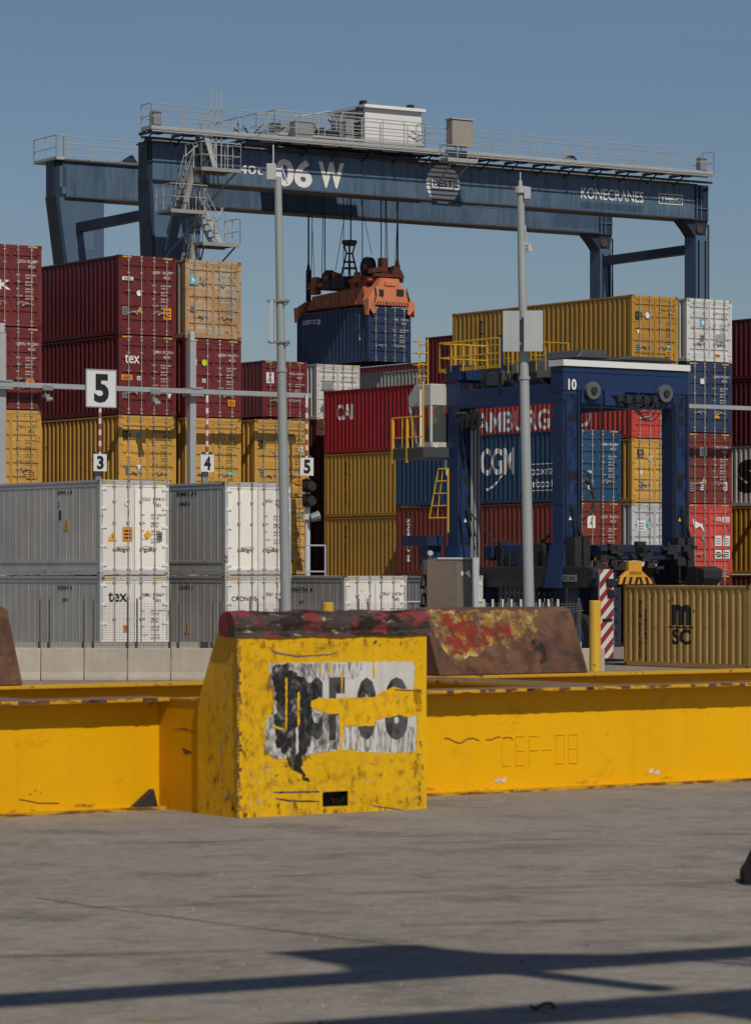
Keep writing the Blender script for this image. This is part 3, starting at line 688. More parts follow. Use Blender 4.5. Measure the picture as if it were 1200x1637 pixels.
# left legs: broad plate boxes that narrow downwards
def leg_l(y, w):
    e0 = .0 if y == 0 else .62; b = MB(); pr = [(-e0, ZB), (w, ZB), (w, 1.6), (w - .95, 1.6), (.25, 14)]
    b.prism([(x, y + .03, z) for x, z in pr], (0, 1.0, 0)); o = b.build('leg', m_crane, crane)
    d = MB(); d.prism([(-e0 - .04, y - .02, ZB + .1), (-e0 + .12, y - .02, ZB + .1), (.40, y - .02, 14), (w - .80, y - .02, 1.7), (w - .98, y - .02, 1.7), (.22, y - .02, 14)], (0, 1.1, 0)); d.build('shaded_leg_side', m_cdark, o); return o  # dark navy sheath puts the shade of the leg's side into the colour
ll = leg_l(0, 2.55); lr = leg_l(G, 1.85)
for (u0, v0, u1, v1, m, y) in ((250, 300, 300, 330, m_cr2, 0), (284, 350, 318, 396, m_cr2, 0), (96, 265, 112, 300, m_cr2, G), (122, 366, 150, 400, m_cr2, G), (100, 258, 140, 312, m_cr2, G)):
    patch(u0, v0, u1, v1, m, y + .02, ll if y == 0 else lr)
# right legs: slender, hung from hinges
for y in (0, G):
    x0, x1 = XR - .72, XR - .04
    b = MB(); b.box(x0, x1, y + .05, y + .95, 1.6, ZB - .75); o = b.build('leg', m_crane, crane)
    b = MB(); b.box(x0 + .12, x0 + .18, y - .04, y + .05, 1.8, ZB - 1.0); b.box(x1 - .14, x1 - .08, y - .04, y + .05, 1.8, ZB - 1.0)
    b.cyl((x1 + .05, y, 2), (x1 + .05, y, ZB - .2), .05); b.build('cable_duct', m_cdark, o)
    b = MB(); b.prism([(x0 - .75, y + .1, ZB), (x1 + .1, y + .1, ZB), (x1, y + .1, ZB - .5), (x1, y + .1, ZB - .8), (x0 - .02, y + .1, ZB - .8), (x0 - .3, y + .1, ZB - .45)], (0, .8, 0)); h = b.build('hinge_bracket', m_cdark, crane)
    MB().cyl((x0 + .25, y + .02, ZB - .45), (x0 + .25, y + 1.0, ZB - .45), .2, n=14).build('hinge_pin', m_cfl, h)
    b = MB(); b.prism([(x0, y + .2, 16.2), (x0, y + .2, 14.2), (x0 - 1.1, y + .2, 12.6), (x0 - 1.1, y + .2, 13.2)], (0, .5, 0)); b.build('leg_gusset', m_cdark, o)
for x, w in ((XR - .38, .42), (.55, .32)):
    zz = ZB - 1.35; b = MB(); b.box(x - w / 2, x + w / 2, .9, G + .2, zz - .22, zz + .22); b.build('cross_beam', m_cdark, crane)
for x in (XR - .4, 2.0):
    b = MB(); b.box(x - .5, x + .5, -2.5, G + 3.6, .95, 1.7); sb = b.build('sill_beam', m_crane, crane)
    for y in (-2, .2, G + .8, G + 3):
        MB().cyl((x - .12, y, .42), (x + .12, y, .42), .42, n=18).build('rail_wheel', m_steel, sb)
        MB().box(x - .28, x + .28, y - .5, y + .5, .5, .95).build('bogie', m_cdark, sb)
# lettering
def gtext(st, u0, v0, u1, v1, bold=0, y=-.012, m=None, name='lettering'):
    b = MB(); x0, z1 = FG.xz(u0, v0, y); x1, _ = FG.xz(u1, v1, y); z0 = FG.xz(u0, v1 - (v1 - v0) * .0, y)[1]
    b.text(st, MD(y), x0, z0, x1 - x0, z1 - z0, bold); return b.build(name, m or m_white, crane, fix=False)
gtext('06', 440, 252, 499, 297, .035); gtext('W', 509, 258, 550, 299, .04); gtext('40t', 382, 263, 420, 277, .012)
gtext('KONECRANES', 928, 299, 1028, 317, .01); 
x0, z1 = FG.xz(1052, 309); x1, _ = FG.xz(1090, 309); z0 = z1 - .50
b = MB()
for q in ((x0, x1, z0, z0 + .035), (x0, x1, z1 - .035, z1), (x0, x0 + .035, z0 + .035, z1 - .035), (x1 - .035, x1, z0 + .035, z1 - .035)): b.box(q[0], q[1], -.02, -.008, q[2], q[3])
b.text('TMEiC', MD(-.012), x0 + .1, z0 + .13, x1 - x0 - .2, .24, .04); b.build('lettering', m_white, crane, fix=False)
cx, cz = FG.xz(707.5, 294); R = .93; b = MB()
for k in range(9):                            # round striped emblem
    za = -R + k * 2 * R / 9 + .03; zb_ = za + .14
    if abs((za + zb_) / 2) < .28: spans = ((-1, -.68), (.70, 1))
    else: spans = ((-1, 1),)
    for a_, b_ in spans:
        wa = math.sqrt(max(0, R * R - za * za)); wb = math.sqrt(max(0, R * R - zb_ * zb_))
        sk = .1 * (1 if k % 2 else -1)
        b.prism([(cx + a_ * wa, -.012, cz + za), (cx + b_ * wa, -.012, cz + za), (cx + b_ * wb, -.012, cz + zb_), (cx + a_ * wb, -.012, cz + zb_)], (0, -.004, 0))
b.box(cx - .62, cx + .62, -.02, -.012, cz - .25, cz + .25)
b.cm = 1; b.text('BEST', MD(-.024), cx - .54, cz - .16, 1.08, .34, .02); b.build('emblem', [m_white, m_cdark], crane, fix=False)
# walkways and railings
def railing(b, pts, h=1.1, step=1.5, r=.024, mids=(.5,), toe=True):
    for p, q in zip(pts, pts[1:]):
        p = Vector(p); q = Vector(q); n = max(1, round((q - p).length / step))
        b.cyl(p + Vector((0, 0, h)), q + Vector((0, 0, h)), r, n=5)
        for m in mids: b.cyl(p + Vector((0, 0, h * m)), q + Vector((0, 0, h * m)), r * .8, n=5)
        for i in range(n + 1): s_ = p.lerp(q, i / n); b.cyl(s_, s_ + Vector((0, 0, h)), r, n=5)
        if toe: b.bar(p + Vector((0, 0, .07)), q + Vector((0, 0, .07)), .01, .12)
    return b
ZW = ZT + .42
m_grate = mat((.30, .30, .28), .6, .2, .15, .4)
wk = MB(); wk.box(-.5, XR - .45, -1.05, -.1, ZW - .05, ZW); o = wk.build('walkway', m_grate, crane)
b = MB(); x = -.4
while x < XR - .6: b.box(x, x + .08, -1.0, .3, ZW - .18, ZW - .05); b.bar((x + .04, -.95, ZW - .15), (x + .04, .0, ZT - .15), .05, .05); b.box(x + .3, x + .7, -.7, -.3, ZW - .16, ZW - .052); x += 1.62
b.box(-.6, XR, -.35, -.25, ZT + .05, ZT + .15); b.build('walkway_bracket', m_cdark, o)
b = MB(); railing(b, [(-.5, -.1, ZW), (-.5, -1.02, ZW), (XR - .45, -1.02, ZW), (XR - .45, -.1, ZW)]); b.build('railing', m_hand, o)
b = MB(); railing(b, [(-.5, -.12, ZW), (XR - .45, -.12, ZW)], h=1.0, step=2.0, toe=False); b.build('railing', m_hand, o)
b = MB(); b.cyl((-.5, -1.1, ZW - .12), (XR - .5, -1.1, ZW - .12), .035, n=6); b.cyl((-.5, -.6, ZW - .1), (XR - .5, -.6, ZW - .1), .05, n=6); b.build('conduit', m_galv, o)
wk = MB(); wk.box(-.75, XR - .6, G + 1.25, G + 2.1, ZT - .02, ZT + .03); wk.box(-.75, -.3, G - .2, G + 1.25, ZT - .02, ZT + .03); o = wk.build('walkway', m_grate, crane)
b = MB(); railing(b, [(-.73, G + 2.1, ZT), (XR - .6, G + 2.1, ZT)], step=1.8); railing(b, [(-.73, G + 2.1, ZT), (-.73, G - .2, ZT), (-.3, G - .2, ZT)], step=1.2); railing(b, [(-.3, G - .1, ZT), (7.2, G - .1, ZT)], step=1.4, toe=False); b.build('railing', m_hand, o)
b = MB(); b.prism([(2.6, G + .5, ZT), (4.0, G + .5, ZT), (3.6, G + .5, ZT + .55), (3.2, G + .5, ZT + .3)], (0, .3, 0)); b.build('end_buffer', m_cdark, crane)
for x in (-.2, XR - 1.0): MB().box(x, x + .4, -.7, -.3, ZW + .1, ZW + .85).build('floodlight', m_steel, crane, bevel=.04)
# small gear along the walkway
for u, w, h in ((418, .9, .3), (470, 1.0, .9), (905, .5, .25), (1008, .3, .2)):
    x, _ = FG.xz(u, 250, -.8); MB().box(x, x + w, -.8, -.4, ZW, ZW + h).build('equipment_box', m_steel, crane, bevel=.03)
b = MB()
for k in range(9): a_ = pi * k / 8; b.cyl((FG.x_at(912, -.6) + .28 * cos(a_), -.6, ZW + .28 * sin(a_) + .05), (FG.x_at(912, -.6) + .28 * cos(a_ + .4), -.6, ZW + .28 * sin(a_ + .4) + .05), .09, n=6)
b.build('cable_loop', m_black, crane)
# electrical cabinet hung on the outside of the walkway
xa = FG.x_at(722, -1.6); b = MB(); b.box(xa, xa + 1.15, -1.65, -1.1, ZW + .25, ZW + 1.45); o = b.build('cabinet', mat((.30, .27, .23), .5, 0, .1, .3), crane, bevel=.03)
b = MB(); b.box(xa - .3, xa + 1.35, -1.7, -1.05, ZW - .5, ZW - .42); b.box(xa - .06, xa + 1.2, -1.7, -1.08, ZW + 1.46, ZW + 1.52)
railing(b, [(xa - .3, -1.05, ZW - .45), (xa - .3, -1.7, ZW - .45), (xa + 1.35, -1.7, ZW - .45)], h=.7, step=.6); b.bar((xa, -1.6, ZW - .5), (xa + .3, -.1, ZT - .8), .06, .06); b.bar((xa + 1, -1.6, ZW - .5), (xa + 1.1, -.1, ZT - .8), .06, .06); b.build('cabinet_bracket', m_hand, o)
# stair tower at the front left leg
def stair(p, q, w=.75):                       # two stringers and treads from p down to q, width along y
    b = MB(); p = Vector(p); q = Vector(q); n = int(abs(p.z - q.z) / .24)
    for dy in (0, w): o_ = Vector((0, dy, 0)); b.bar(p + o_, q + o_, .05, .22)
    for i in range(1, n): c_ = p.lerp(q, i / n); b.box(c_.x - .12, c_.x + .12, c_.y, c_.y + w, c_.z - .015, c_.z + .015)
    for dy in (0, w):
        u_ = Vector((0, dy, 1.0)); b.cyl(p + u_, q + u_, .022, n=5); b.cyl(p + u_ * .55, q + u_ * .55, .018, n=5)
        for i in range(0, n + 1, 4): c_ = p.lerp(q, i / n) + Vector((0, dy, 0)); b.cyl(c_, c_ + Vector((0, 0, 1.0)), .02, n=5)
    return b
YS = -2.3
def plat(u0, u1, v, y0, y1):
    xa, z = FG.xz(u0, v, y0); xb, _ = FG.xz(u1, v, y0)
    b = MB(); b.box(xa, xb, y0, y1, z - .04, z); b.box(xa, xb, y0 - .02, y0 + .04, z - .16, z - .04); b.box(xa, xb, y1 - .04, y1, z - .16, z - .04)
    k = xa
    while k < xb: b.box(k, k + .05, y0, y1, z - .12, z - .04); k += .35
    o = b.build('landing', m_grate, crane)
    r = MB(); railing(r, [(xa, y1, z), (xa, y0, z), (xb, y0, z), (xb, y1, z)], step=.75, toe=False); r.build('railing', m_hand, o)
    r = MB(); r.bar((xa + .2, y0 + .2, z - .1), (xa + .9, -.02, z - 1.7), .06, .06); r.bar((xb - .1, y0 + .2, z - .1), (xb - .9, -.02, z - 1.9), .06, .06); r.build('support_strut', m_steel, o)
    return xa, xb, z
x1a, x1b, zp1 = plat(322, 385, 266, YS, -.9); x2a, x2b, zp2 = plat(273, 331, 333, YS + .1, -.9); x3a, x3b, zp3 = plat(324, 384, 386, YS, -.9)
stair((x1a + .9, -1.0, ZW), (x1b - .5, -1.0, zp1)).build('stair_flight', m_hand, crane)
stair((x1a + .1, -1.5, zp1), (x2a + 1.0, -1.5, zp2)).build('stair_flight', m_grate, crane)
stair((x2b - .1, YS + .15, zp2), (x3b - .9, YS + .15, zp3)).build('stair_flight', m_hand, crane)
stair((x3a + .1, -1.5, zp3), (x2a + 1.1, -1.5, zp3 - 3.0)).build('stair_flight', m_grate, crane)
xq = x2a + .6
for k in range(4):
    z0 = zp3 - 3.0 - k * 3.4
    if z0 < 3: break
    stair((xq + (0 if k % 2 == 0 else 1.7), -1.5, z0), (xq + (1.7 if k % 2 == 0 else 0), -1.5, z0 - 3.4)).build('stair_flight', m_grate, crane)
b = MB()
for (u, v, u2, v2) in ((302, 262, 318, 284), (296, 250, 316, 232), (345, 322, 362, 345), (332, 372, 358, 330)):
    xa_, za_ = FG.xz(u, v, -1.0); xb_, zb2 = FG.xz(u2, v2, -1.0); b.cyl((xa_, -1.0, za_), (xb_, -1.0, zb2), .03, n=5)
for u in (338, 346, 354): x_, z_ = FG.xz(u, 190, -.9); b.cyl((x_, -.9, zp1), (x_, -.9, ZW + 1.9), .03, n=5)
b.build('stair_brace', m_hand, crane)
# ---------------------------------------------------------------- trolley on top of the girders
tr = MB(); tx0 = FG.x_at(440, -.3); tx1 = FG.x_at(680, -.3); zt = ZT + .55
tr.box(tx0, tx1, -.2, .5, zt - .25, zt + .15); tr.box(tx0, tx1, G + .6, G + 1.3, zt - .25, zt + .15)
for x in (tx0, (tx0 + tx1) / 2 - .2, tx1 - .4): tr.box(x, x + .4, .5, G + .6, zt - .2, zt + .1)
tr.box(tx0, tx1, .5, 1.6, zt + .1, zt + .14); tr.box(tx1 - 3.9, tx1, 1.6, G + .6, zt + .1, zt + .14)
trolley = tr.build('trolley', m_cdark, crane)
for x in (tx0 + .3, tx1 - .3):
    for y in (.2, G + .9): MB().cyl((x, y + .2, ZT + .42), (x, y + .42, ZT + .42), .26, n=14).build('trolley_wheel', m_steel, trolley)
zf = zt + .15
hx0 = FG.x_at(583, 1.2); hx1 = FG.x_at(673, 1.2); z_top = FG.xz(630, 176, 1.2)[1]
hm = MB(); hm.box(hx0, hx1, 1.2, 4.2, zf + .1, z_top); house = hm.build('machinery_house', plain((.70, .70, .68)), trolley)
hm = MB(); hm.box(hx0 - .12, hx1 + .12, 1.0, 4.4, z_top, z_top + .14); hm.build('roof', plain((.75, .75, .73)), house)
for x in (hx0, hx1 - .5): hm = MB(); hm.box(x, x + .24, 1.4, 1.7, z_top + .14, z_top + .36); hm.build('roof_lamp', m_black, house)
MB().box(hx0 - .03, hx0 - .004, 1.8, 2.8, zf + .12, zf + 1.95).build('house_door', m_galv, house)
hm = MB()
for k in range(6): hm.box(hx0 - .25, hx0 - .02, 1.35, 1.6, zf + .2 + k * .3, zf + .36 + k * .3)
hm.build('cable_tray', m_dark, house)
for (u0, u1, v0, v1, y, m) in ((449, 478, 193, 222, .8, m_steel), (485, 503, 196, 222, 1.4, mat((.25, .20, .13), .6)), (508, 545, 206, 226, 1.2, m_dark), (553, 573, 190, 228, 1.8, m_galv)):
    a_, zt1 = FG.xz(u0, v0, y); b_, zb1 = FG.xz(u1, v1, y); MB().box(a_, b_, y, y + 1.1, zf, zt1).build('winch_cabinet', m, trolley, bevel=.03)
for u in (510, 530):
    a_, _ = FG.xz(u, 220, 2.6); MB().cyl((a_, 2.4, zf + .5), (a_, 5.2, zf + .5), .42, n=16).build('hoist_drum', m_dark, trolley)
b = MB(); railing(b, [(tx0, .5, zf), (tx0, -.25, zf), (tx1, -.25, zf), (tx1, .5, zf)], step=1.1); railing(b, [(tx0, 5, zf), (tx0, 1.4, zf), (hx0, 1.4, zf)], step=1.3, h=1.15)
pp = [FG.xz(u, v, 1.0) for u, v in ((470, 187), (528, 178), (536, 192))]; b.path([(x, 1.0, z) for x, z in pp], .03); pp = [FG.xz(u, v, 1.0) for u, v in ((546, 195), (547, 180), (580, 182))]; b.path([(x, 1.0, z) for x, z in pp], .03)
b.build('railing', m_hand, trolley)
b = MB()
random.seed(3)
for k in range(26):
    x = random.uniform(tx0, hx0); y = random.uniform(.6, 3.5); b.cyl((x, y, zf), (x + random.uniform(-.8, .8), y + random.uniform(-.5, .5), zf + random.uniform(.3, 1.1)), .035, n=5)
b.build('hose', m_dark, trolley)
b = MB(); b.box(tx1 + .1, tx1 + 1.6, .9, 1.0, ZT + .25, ZT + .33); b.path([(tx1, 1, zf + .9), (tx1 + .5, 1, zf + .7), (tx1 + 1.1, 1, zf + .9)], .03); b.build('tow_arm', m_steel, trolley)
# under the trolley: rope guides
b = MB()
for u in (499, 560, 612): a_ = FG.x_at(u, 3.2); b.box(a_, a_ + .6, 3, 3.6, ZT - .3, zt - .2)
b.build('rope_guide', m_cdark, trolley)
# ---------------------------------------------------------------- spreader, head block, ropes
m_or = mat((.64, .21, .10), .55, 0, .25, .5, streak=.3); m_orr = mat((.42, .12, .05), .6, 0, .5, .6, streak=.4); m_rope = plain((.02, .02, .025))
sp = thing('spreader', 'orange container spreader with hazard stripes holding the hanging navy container', 'spreader', FH.pt(0, 0, HZB + SD), A)
def sp_l(b, **k): return b.build(k.pop('name'), k.pop('m'), k.pop('par', sp), **k)
b = MB(); b.prism([(.12, .5, .12), (.12, L20 - .6, .12), (.12, L20 - 1.2, .78), (.12, .6, .98)], (.35, 0, 0)); sp_l(b, name='side_beam', m=m_orr, bevel=.03)
b = MB(); b.prism([(CW - .6, .6, .12), (CW - .6, L20 - .7, .12), (CW - .6, L20 - 1.2, .78), (CW - .6, .6, .98)], (.35, 0, 0)); sp_l(b, name='side_beam', m=m_orr, bevel=.03)
b = MB(); b.prism([(-.02, -.06, .06), (CW + .02, -.06, .06), (CW + .02, -.06, .30), (CW - .45, -.06, .95), (.40, -.06, .95), (-.02, -.06, .34)], (0, .55, 0)); eb = sp_l(b, name='end_beam', m=m_or, bevel=.02)
b = MB()
for k in range(14):                           # chevrons on the end beam
    x = .06 + k * .165; s_ = 1 if k < 6 else -1
    b.prism([(x, -.065, .08), (x + .06, -.065, .08), (x + .06 + .1 * s_, -.065, .25), (x + .1 * s_, -.065, .25)], (0, -.006, 0))
b.build('chevron', m_dark, eb)
b = MB(); b.prism([(-.02, L20 - .5, .06), (CW + .02, L20 - .5, .06), (CW + .02, L20 - .5, .3), (CW - .5, L20 - .5, .62), (.5, L20 - .5, .62), (-.02, L20 - .5, .3)], (0, .55, 0)); sp_l(b, name='end_beam', m=m_orr, bevel=.02)
for x, s_ in ((-.10, 1), (CW + .10, -1)):
    for y in (.0, L20 - .12):
        b = MB(); b.prism([(x, y - .12, .3), (x, y + .25, .3), (x, y + .2, -.05), (x - .06 * s_, y + .1, -.42), (x - .06 * s_, y - .14, -.42), (x, y - .16, 0)], (.07 * s_, 0, 0)); b.prism([(x, y - .16, .3), (x, y - .16, -.05), (x + .28 * s_, y - .16, -.38), (x + .4 * s_, y - .16, -.3), (x + .3 * s_, y - .16, .3)], (0, .06, 0)); sp_l(b, name='flipper', m=m_or, bevel=.01)
b = MB(); b.prism([(.55, .0, .95), (CW - .55, .0, .95), (CW - .7, .0, 1.35), (.7, .0, 1.35)], (0, .6, 0)); b.box(.9, 1.5, -.1, .05, .98, 1.2); sp_l(b, name='end_frame', m=m_or, bevel=.02)
hb = MB(); hb.box(.2, .45, .3, L20 - .6, .92, 1.12); hb.box(CW - .45, CW - .2, .3, L20 - .6, .92, 1.12)
for y in (.6, 2.2, 3.6, L20 - .9): hb.box(.2, CW - .2, y, y + .3, .86, 1.16)
hbo = sp_l(hb, name='head_block', m=m_orr, bevel=.02); hbo.location.z = .30
for y in (.8, 1.5, L20 - 1.2): b = MB(); b.box(.26, .6, y, y + .45, .6, .95); b.build('twistlock_link', m_orr, hbo)
for y, h_, w_ in ((2.0, .55, 1.2), (3.25, .45, .6)): MB().box(.0, .35, y, y + w_, 1.0 - .28, 1.0 + h_ - .3).build('control_box', m_dark, hbo, bevel=.02)
def sheave(x, y, z, r, m=m_dark):
    b = MB()
    b.cyl((x, y, z), (x + .09, y, z), r, n=20); b.cyl((x + .18, y, z), (x + .27, y, z), r, n=20); b.cyl((x + .09, y, z), (x + .18, y, z), r * .86, n=20)
    o = b.build('sheave', m, hbo); MB().cyl((x - .03, y, z), (x + .3, y, z), r * .3, n=12).build('hub', m_orr, o)
sheave(.35, 4.0, 1.25, .46); sheave(.5, .95, 1.62, .48); sheave(1.2, 4.9, 1.25, .38); sheave(1.9, 1.2, 1.35, .38); sheave(1.5, 2.4, 1.4, .4)
b = MB(); b.box(1.05, 1.4, .4, .75, 1.2, 2.05); b.prism([(.4, .3, 1.5), (1.3, .3, 1.7), (1.3, .3, 1.45), (.4, .3, 1.3)], (0, .3, 0)); b.build('orange_bracket', m_or, hbo)
b = MB(); b.prism([(1.5, .3, 1.15), (2.3, .3, 1.15), (2.1, .3, 1.5), (1.7, .3, 1.7)], (0, .3, 0)); b.box(.5, 2.0, .2, .4, 1.15, 1.28); b.build('orange_bracket', m_or, hbo)
random.seed(5); b = MB()
for k in range(46):
    y = random.uniform(.3, 5); x = random.uniform(.1, 2.1); b.box(x, x + random.uniform(.1, .35), y, y + random.uniform(.1, .5), .9, random.uniform(1.15, 1.55))
b.build('clutter', m_orr, hbo)
b = MB()
for k in range(7): y = .5 + k * .72; b.box(.085, .118, y, y + .03, .16, .80)
b.box(.10, .118, 1.6, 2.3, .3, .62); b.box(.10, .118, 3.4, 3.9, .25, .5); b.build('stiffener', m_orr, sp)
b = MB(); b.box(.55, .8, -.10, -.062, .5, .8); b.box(1.55, 1.95, -.10, -.062, .55, .85); b.path([(.3, -.1, .9), (.35, -.14, .5), (.15, -.12, .1), (.1, -.1, -.2)], .03, 5); b.path([(2.1, -.1, .9), (2.2, -.14, .5), (2.3, -.12, .2)], .03, 5); b.build('hose', m_dark, sp)
# cable basket
bx_, by_ = .7, 2.6; b = MB()
b.cyl((bx_, by_, 2.85), (bx_, by_, 3.02), .36, n=12); b.cyl((bx_, by_, 2.78), (bx_, by_, 2.85), .30, n=12)
for k in range(6):
    a_ = k * pi / 3; b.path([(bx_ + .3 * cos(a_), by_ + .3 * sin(a_), 2.8), (bx_ + .17 * cos(a_), by_ + .17 * sin(a_), 2.4), (bx_ + .45 * cos(a_), by_ + .45 * sin(a_), 1.3)], .03)
for z_, r_ in ((2.4, .17), (2.0, .27), (1.7, .35)):
    b.path([(bx_ + r_ * cos(k * pi / 5), by_ + r_ * sin(k * pi / 5), z_) for k in range(11)], .03, 5)
b.build('cable_basket', m_cfl, hbo)
zr = ZT - HZB - SD
def spx(u, y): return FH.x_at(u, y)
for (u, y, z0, dx, r) in ((493, 5.6, 1.0, 0, .045), (497, 5.5, 1.2, .12, .02), (503, 5.3, 1.2, -.25, .015), (514, 4.8, 1.2, .12, .02), (519, 4.6, 1.2, 0, .03), (549, 3.4, 1.2, 0, .02), (560.5, 2.6, 3.1, 0, .035), (579, 1.6, 1.2, 0, .025), (609, .9, 2.4, 0, .03), (616, .9, 1.6, .0, .02), (620, .8, 1.4, -.15, .02), (630, 1.6, 1.4, .3, .015), (635, .8, 1.2, 0, .05)):
    x = spx(u, y); MB().cyl((x, y, z0), (x + dx, y, zr), r, n=5).build('hoist_rope', m_rope, sp)
for u, y in ((493, 5.6), (635, .8)):
    x = spx(u, y); b = MB(); b.box(x - .1, x + .1, y - .08, y + .08, .6, 2.1); b.cyl((x, y, 2.1), (x, y, 2.5), .1, .04, 8); b.build('rope_socket', m_orr if u > 600 else m_dark, sp)
b = MB(); x = spx(536, 4); b.cyl((x, 4, 2.0), (spx(562, 2.6), 2.6, zr), .018, n=4); x = spx(594, 1.5); b.cyl((x, 1.5, 2.6), (spx(568, 2.6), 2.6, zr), .018, n=4); b.build('stay_wire', m_rope, sp)
# ---------------------------------------------------------------- straddle carrier
FX = Frame(loc(900, 105.4)); WX = FX.x_at(1098); LX = FX.y_at(716)
m_blue = mat((.012, .034, .105), .42, 0, .06, .3, streak=.25); m_bdk = mat((.010, .022, .06), .5, 0, .1, .4); m_yr = mat((.62, .36, .02), .5, 0, .12, .3)
m_glass = bpy.data.materials.new('cab glass'); m_glass.use_nodes = True
_b = m_glass.node_tree.nodes['Principled BSDF']; _b.inputs['Base Color'].default_value = (.55, .62, .6, 1); _b.inputs['Transmission Weight'].default_value = .9; _b.inputs['Roughness'].default_value = .03; _b.inputs['IOR'].default_value = 1.02
sc = thing('straddle_carrier', 'tall navy blue straddle carrier numbered 10 with yellow railings, parked between stacks', 'straddle carrier', FX.o, A)
CWd = .62; ZC = 9.9
def fz(u, v, y=0): return FX.xz(u, v, y)
# columns with inspection holes
for cx_ in (0, WX - CWd):
    for cy in (0, LX - .6):
        zb_ = 2.6
        b = MB(); b.box(cx_, cx_ + CWd, cy, cy + .62, zb_, ZC - .45)
        o = b.build('column', m_blue, sc, bevel=.03)
        b = MB(); e_ = .07
        for hz in (3.9, 6.15, 8.05):
            b.cyl((cx_ + CWd * .55, cy - .012, hz), (cx_ + CWd * .55, cy + .01, hz), .15, n=16)
        b.build('inspection_hole', m_black, o)
        b = MB(); b.box(cx_ + .05, cx_ + .12, cy - .05, cy, 3.2, ZC - 1.3); b.box(cx_ + CWd - .06, cx_ + CWd + .02, cy - .06, cy, 3.2, ZC - 1.0)
        b.build('guide_rail', m_bdk, o)
        b = MB()
        for hz in (3.4, 5.2, 7.2, 8.6): b.box(cx_ - .006, cx_ + CWd + .006, cy - .008, cy + .63, hz, hz + .025)
        for hz in range(10): b.cyl((cx_ + CWd - .12, cy - .03, 3.5 + hz * .55), (cx_ + CWd - .12, cy, 3.5 + hz * .55), .025, n=6)
        b.build('plate_seam', m_bdk, o); b = MB(); b.sheet(cx_ + .02, cx_ + CWd - .02, cy - .004, 3.0, ZC - 1.1); b.build('grime', decal((.008, .012, .02), .48, .64, 3.5, (1, 1, .4), amt=.7), o)
        b = MB(); b.prism([(cx_ + .2, cy - .014, 4.7), (cx_ + .34, cy - .014, 4.7), (cx_ + .27, cy - .014, 4.83)], (0, -.003, 0)); b.build('sticker', m_sy if cx_ else m_sw, o)
        b = MB(); b.prism([(cx_ - .02, cy - .1, 3.9), (cx_ - .25, cy - .1, 2.5), (cx_ + CWd + .25, cy - .1, 2.5), (cx_ + CWd + .02, cy - .1, 3.9)], (0, .8, 0)); b.build('column_foot', m_blue, o)
        b = MB(); b.path([(cx_ + .35, cy - .12, 5.2), (cx_ + .5, cy - .14, 4.5), (cx_ + .72, cy - .14, 3.9), (cx_ + .8, cy - .12, 3.2)], .035); b.path([(cx_ + .28, cy - .12, 5.2), (cx_ + .42, cy - .14, 4.3), (cx_ + .64, cy - .14, 3.6)], .03); b.build('hydraulic_line', m_dark, o)
# chassis beams with wheels
for cx_ in (-.12, WX - CWd - .1):
    b = MB(); b.box(cx_, cx_ + .8, -1.35, LX + 1.2, 2.5, 3.2); b.prism([(cx_, -1.35, 3.2), (cx_, -1.35, 2.5), (cx_, -1.7, 2.8), (cx_, -1.7, 3.1)], (.8, 0, 0)); o = b.build('chassis_beam', m_dark, sc, bevel=.03)
    for wy in (-.6, 1.6, 4.6, 6.9):
        w = MB(); ctr = (cx_ + .4, wy, .88)
        w.cyl((cx_ + .12, wy, .86), (cx_ + .62, wy, .86), .86, n=28); wo = w.build('wheel', m_rubber, sc, bevel=.05)
        w = MB(); w.cyl((cx_ + .09, wy, .86), (cx_ + .12, wy, .86), .46, n=20); w.cyl((cx_ + .05, wy, .86), (cx_ + .1, wy, .86), .2, n=12); w.build('rim', m_blue, wo)
        w = MB(); w.box(cx_ + .64, cx_ + .78, wy - .2, wy + .2, .7, 2.5); w.box(cx_ + .05, cx_ + .75, wy - .28, wy + .28, 1.78, 2.5); w.build('wheel_fork', m_bdk, wo)
# striped bumper guards
m_st1 = plain((.60, .58, .56)); m_st2 = plain((.24, .025, .03))
def stripes(x0, x1, z0, z1, y, par):
    b = MB(); b.box(x0, x1, y, y + .06, z0, z1); b.cm = 1; p = .46; h = (x1 - x0); z = z0 - h
    while z < z1:
        pts = [(x0, z), (x1, z + h), (x1, z + h + p / 2), (x0, z + p / 2)]
        if z >= z0 and z + h + p / 2 <= z1: b.prism([(a_, y - .004, c_) for a_, c_ in pts], (0, -.004, 0))
        else:                                  # clipped at the ends
            cl_ = []
            for i in range(12):
                t = i / 12; cl_.append((x0 + h * t, max(z0, min(z1, z + h * t)), max(z0, min(z1, z + h * t + p / 2))))
            t = 1; cl_.append((x1, max(z0, min(z1, z + h)), max(z0, min(z1, z + h + p / 2))))
            for (a_, l0, u0), (c_, l1, u1) in zip(cl_, cl_[1:]):
                if u0 - l0 > .005 or u1 - l1 > .005: b.prism([(a_, y - .004, l0), (c_, y - .004, l1), (c_, y - .004, max(u1, l1 + .001)), (a_, y - .004, max(u0, l0 + .001))], (0, -.004, 0))
        z += p
    return b.build('striped_guard', [m_st1, m_st2], par)
xg0 = FX.x_at(957, -1.75); g1 = stripes(xg0, xg0 + .56, .25, 3.1, -1.78, sc)
b = MB(); b.box(xg0 + .1, xg0 + .4, -1.72, -1.2, .3, 3.0); b.box(xg0 - .1, xg0 + .7, -1.75, -1.3, 2.55, 3.0); b.build('guard_mount', m_bdk, g1)
b = MB(); b.box(xg0 + .3, xg0 + .55, -1.83, -1.80, 2.2, 2.45); b.box(xg0 + .25, xg0 + .52, -1.83, -1.80, 2.55, 2.8); b.box(xg0 + .1, xg0 + .5, -1.83, -1.79, 1.45, 1.52); b.build('lamp_housing', m_black, g1)
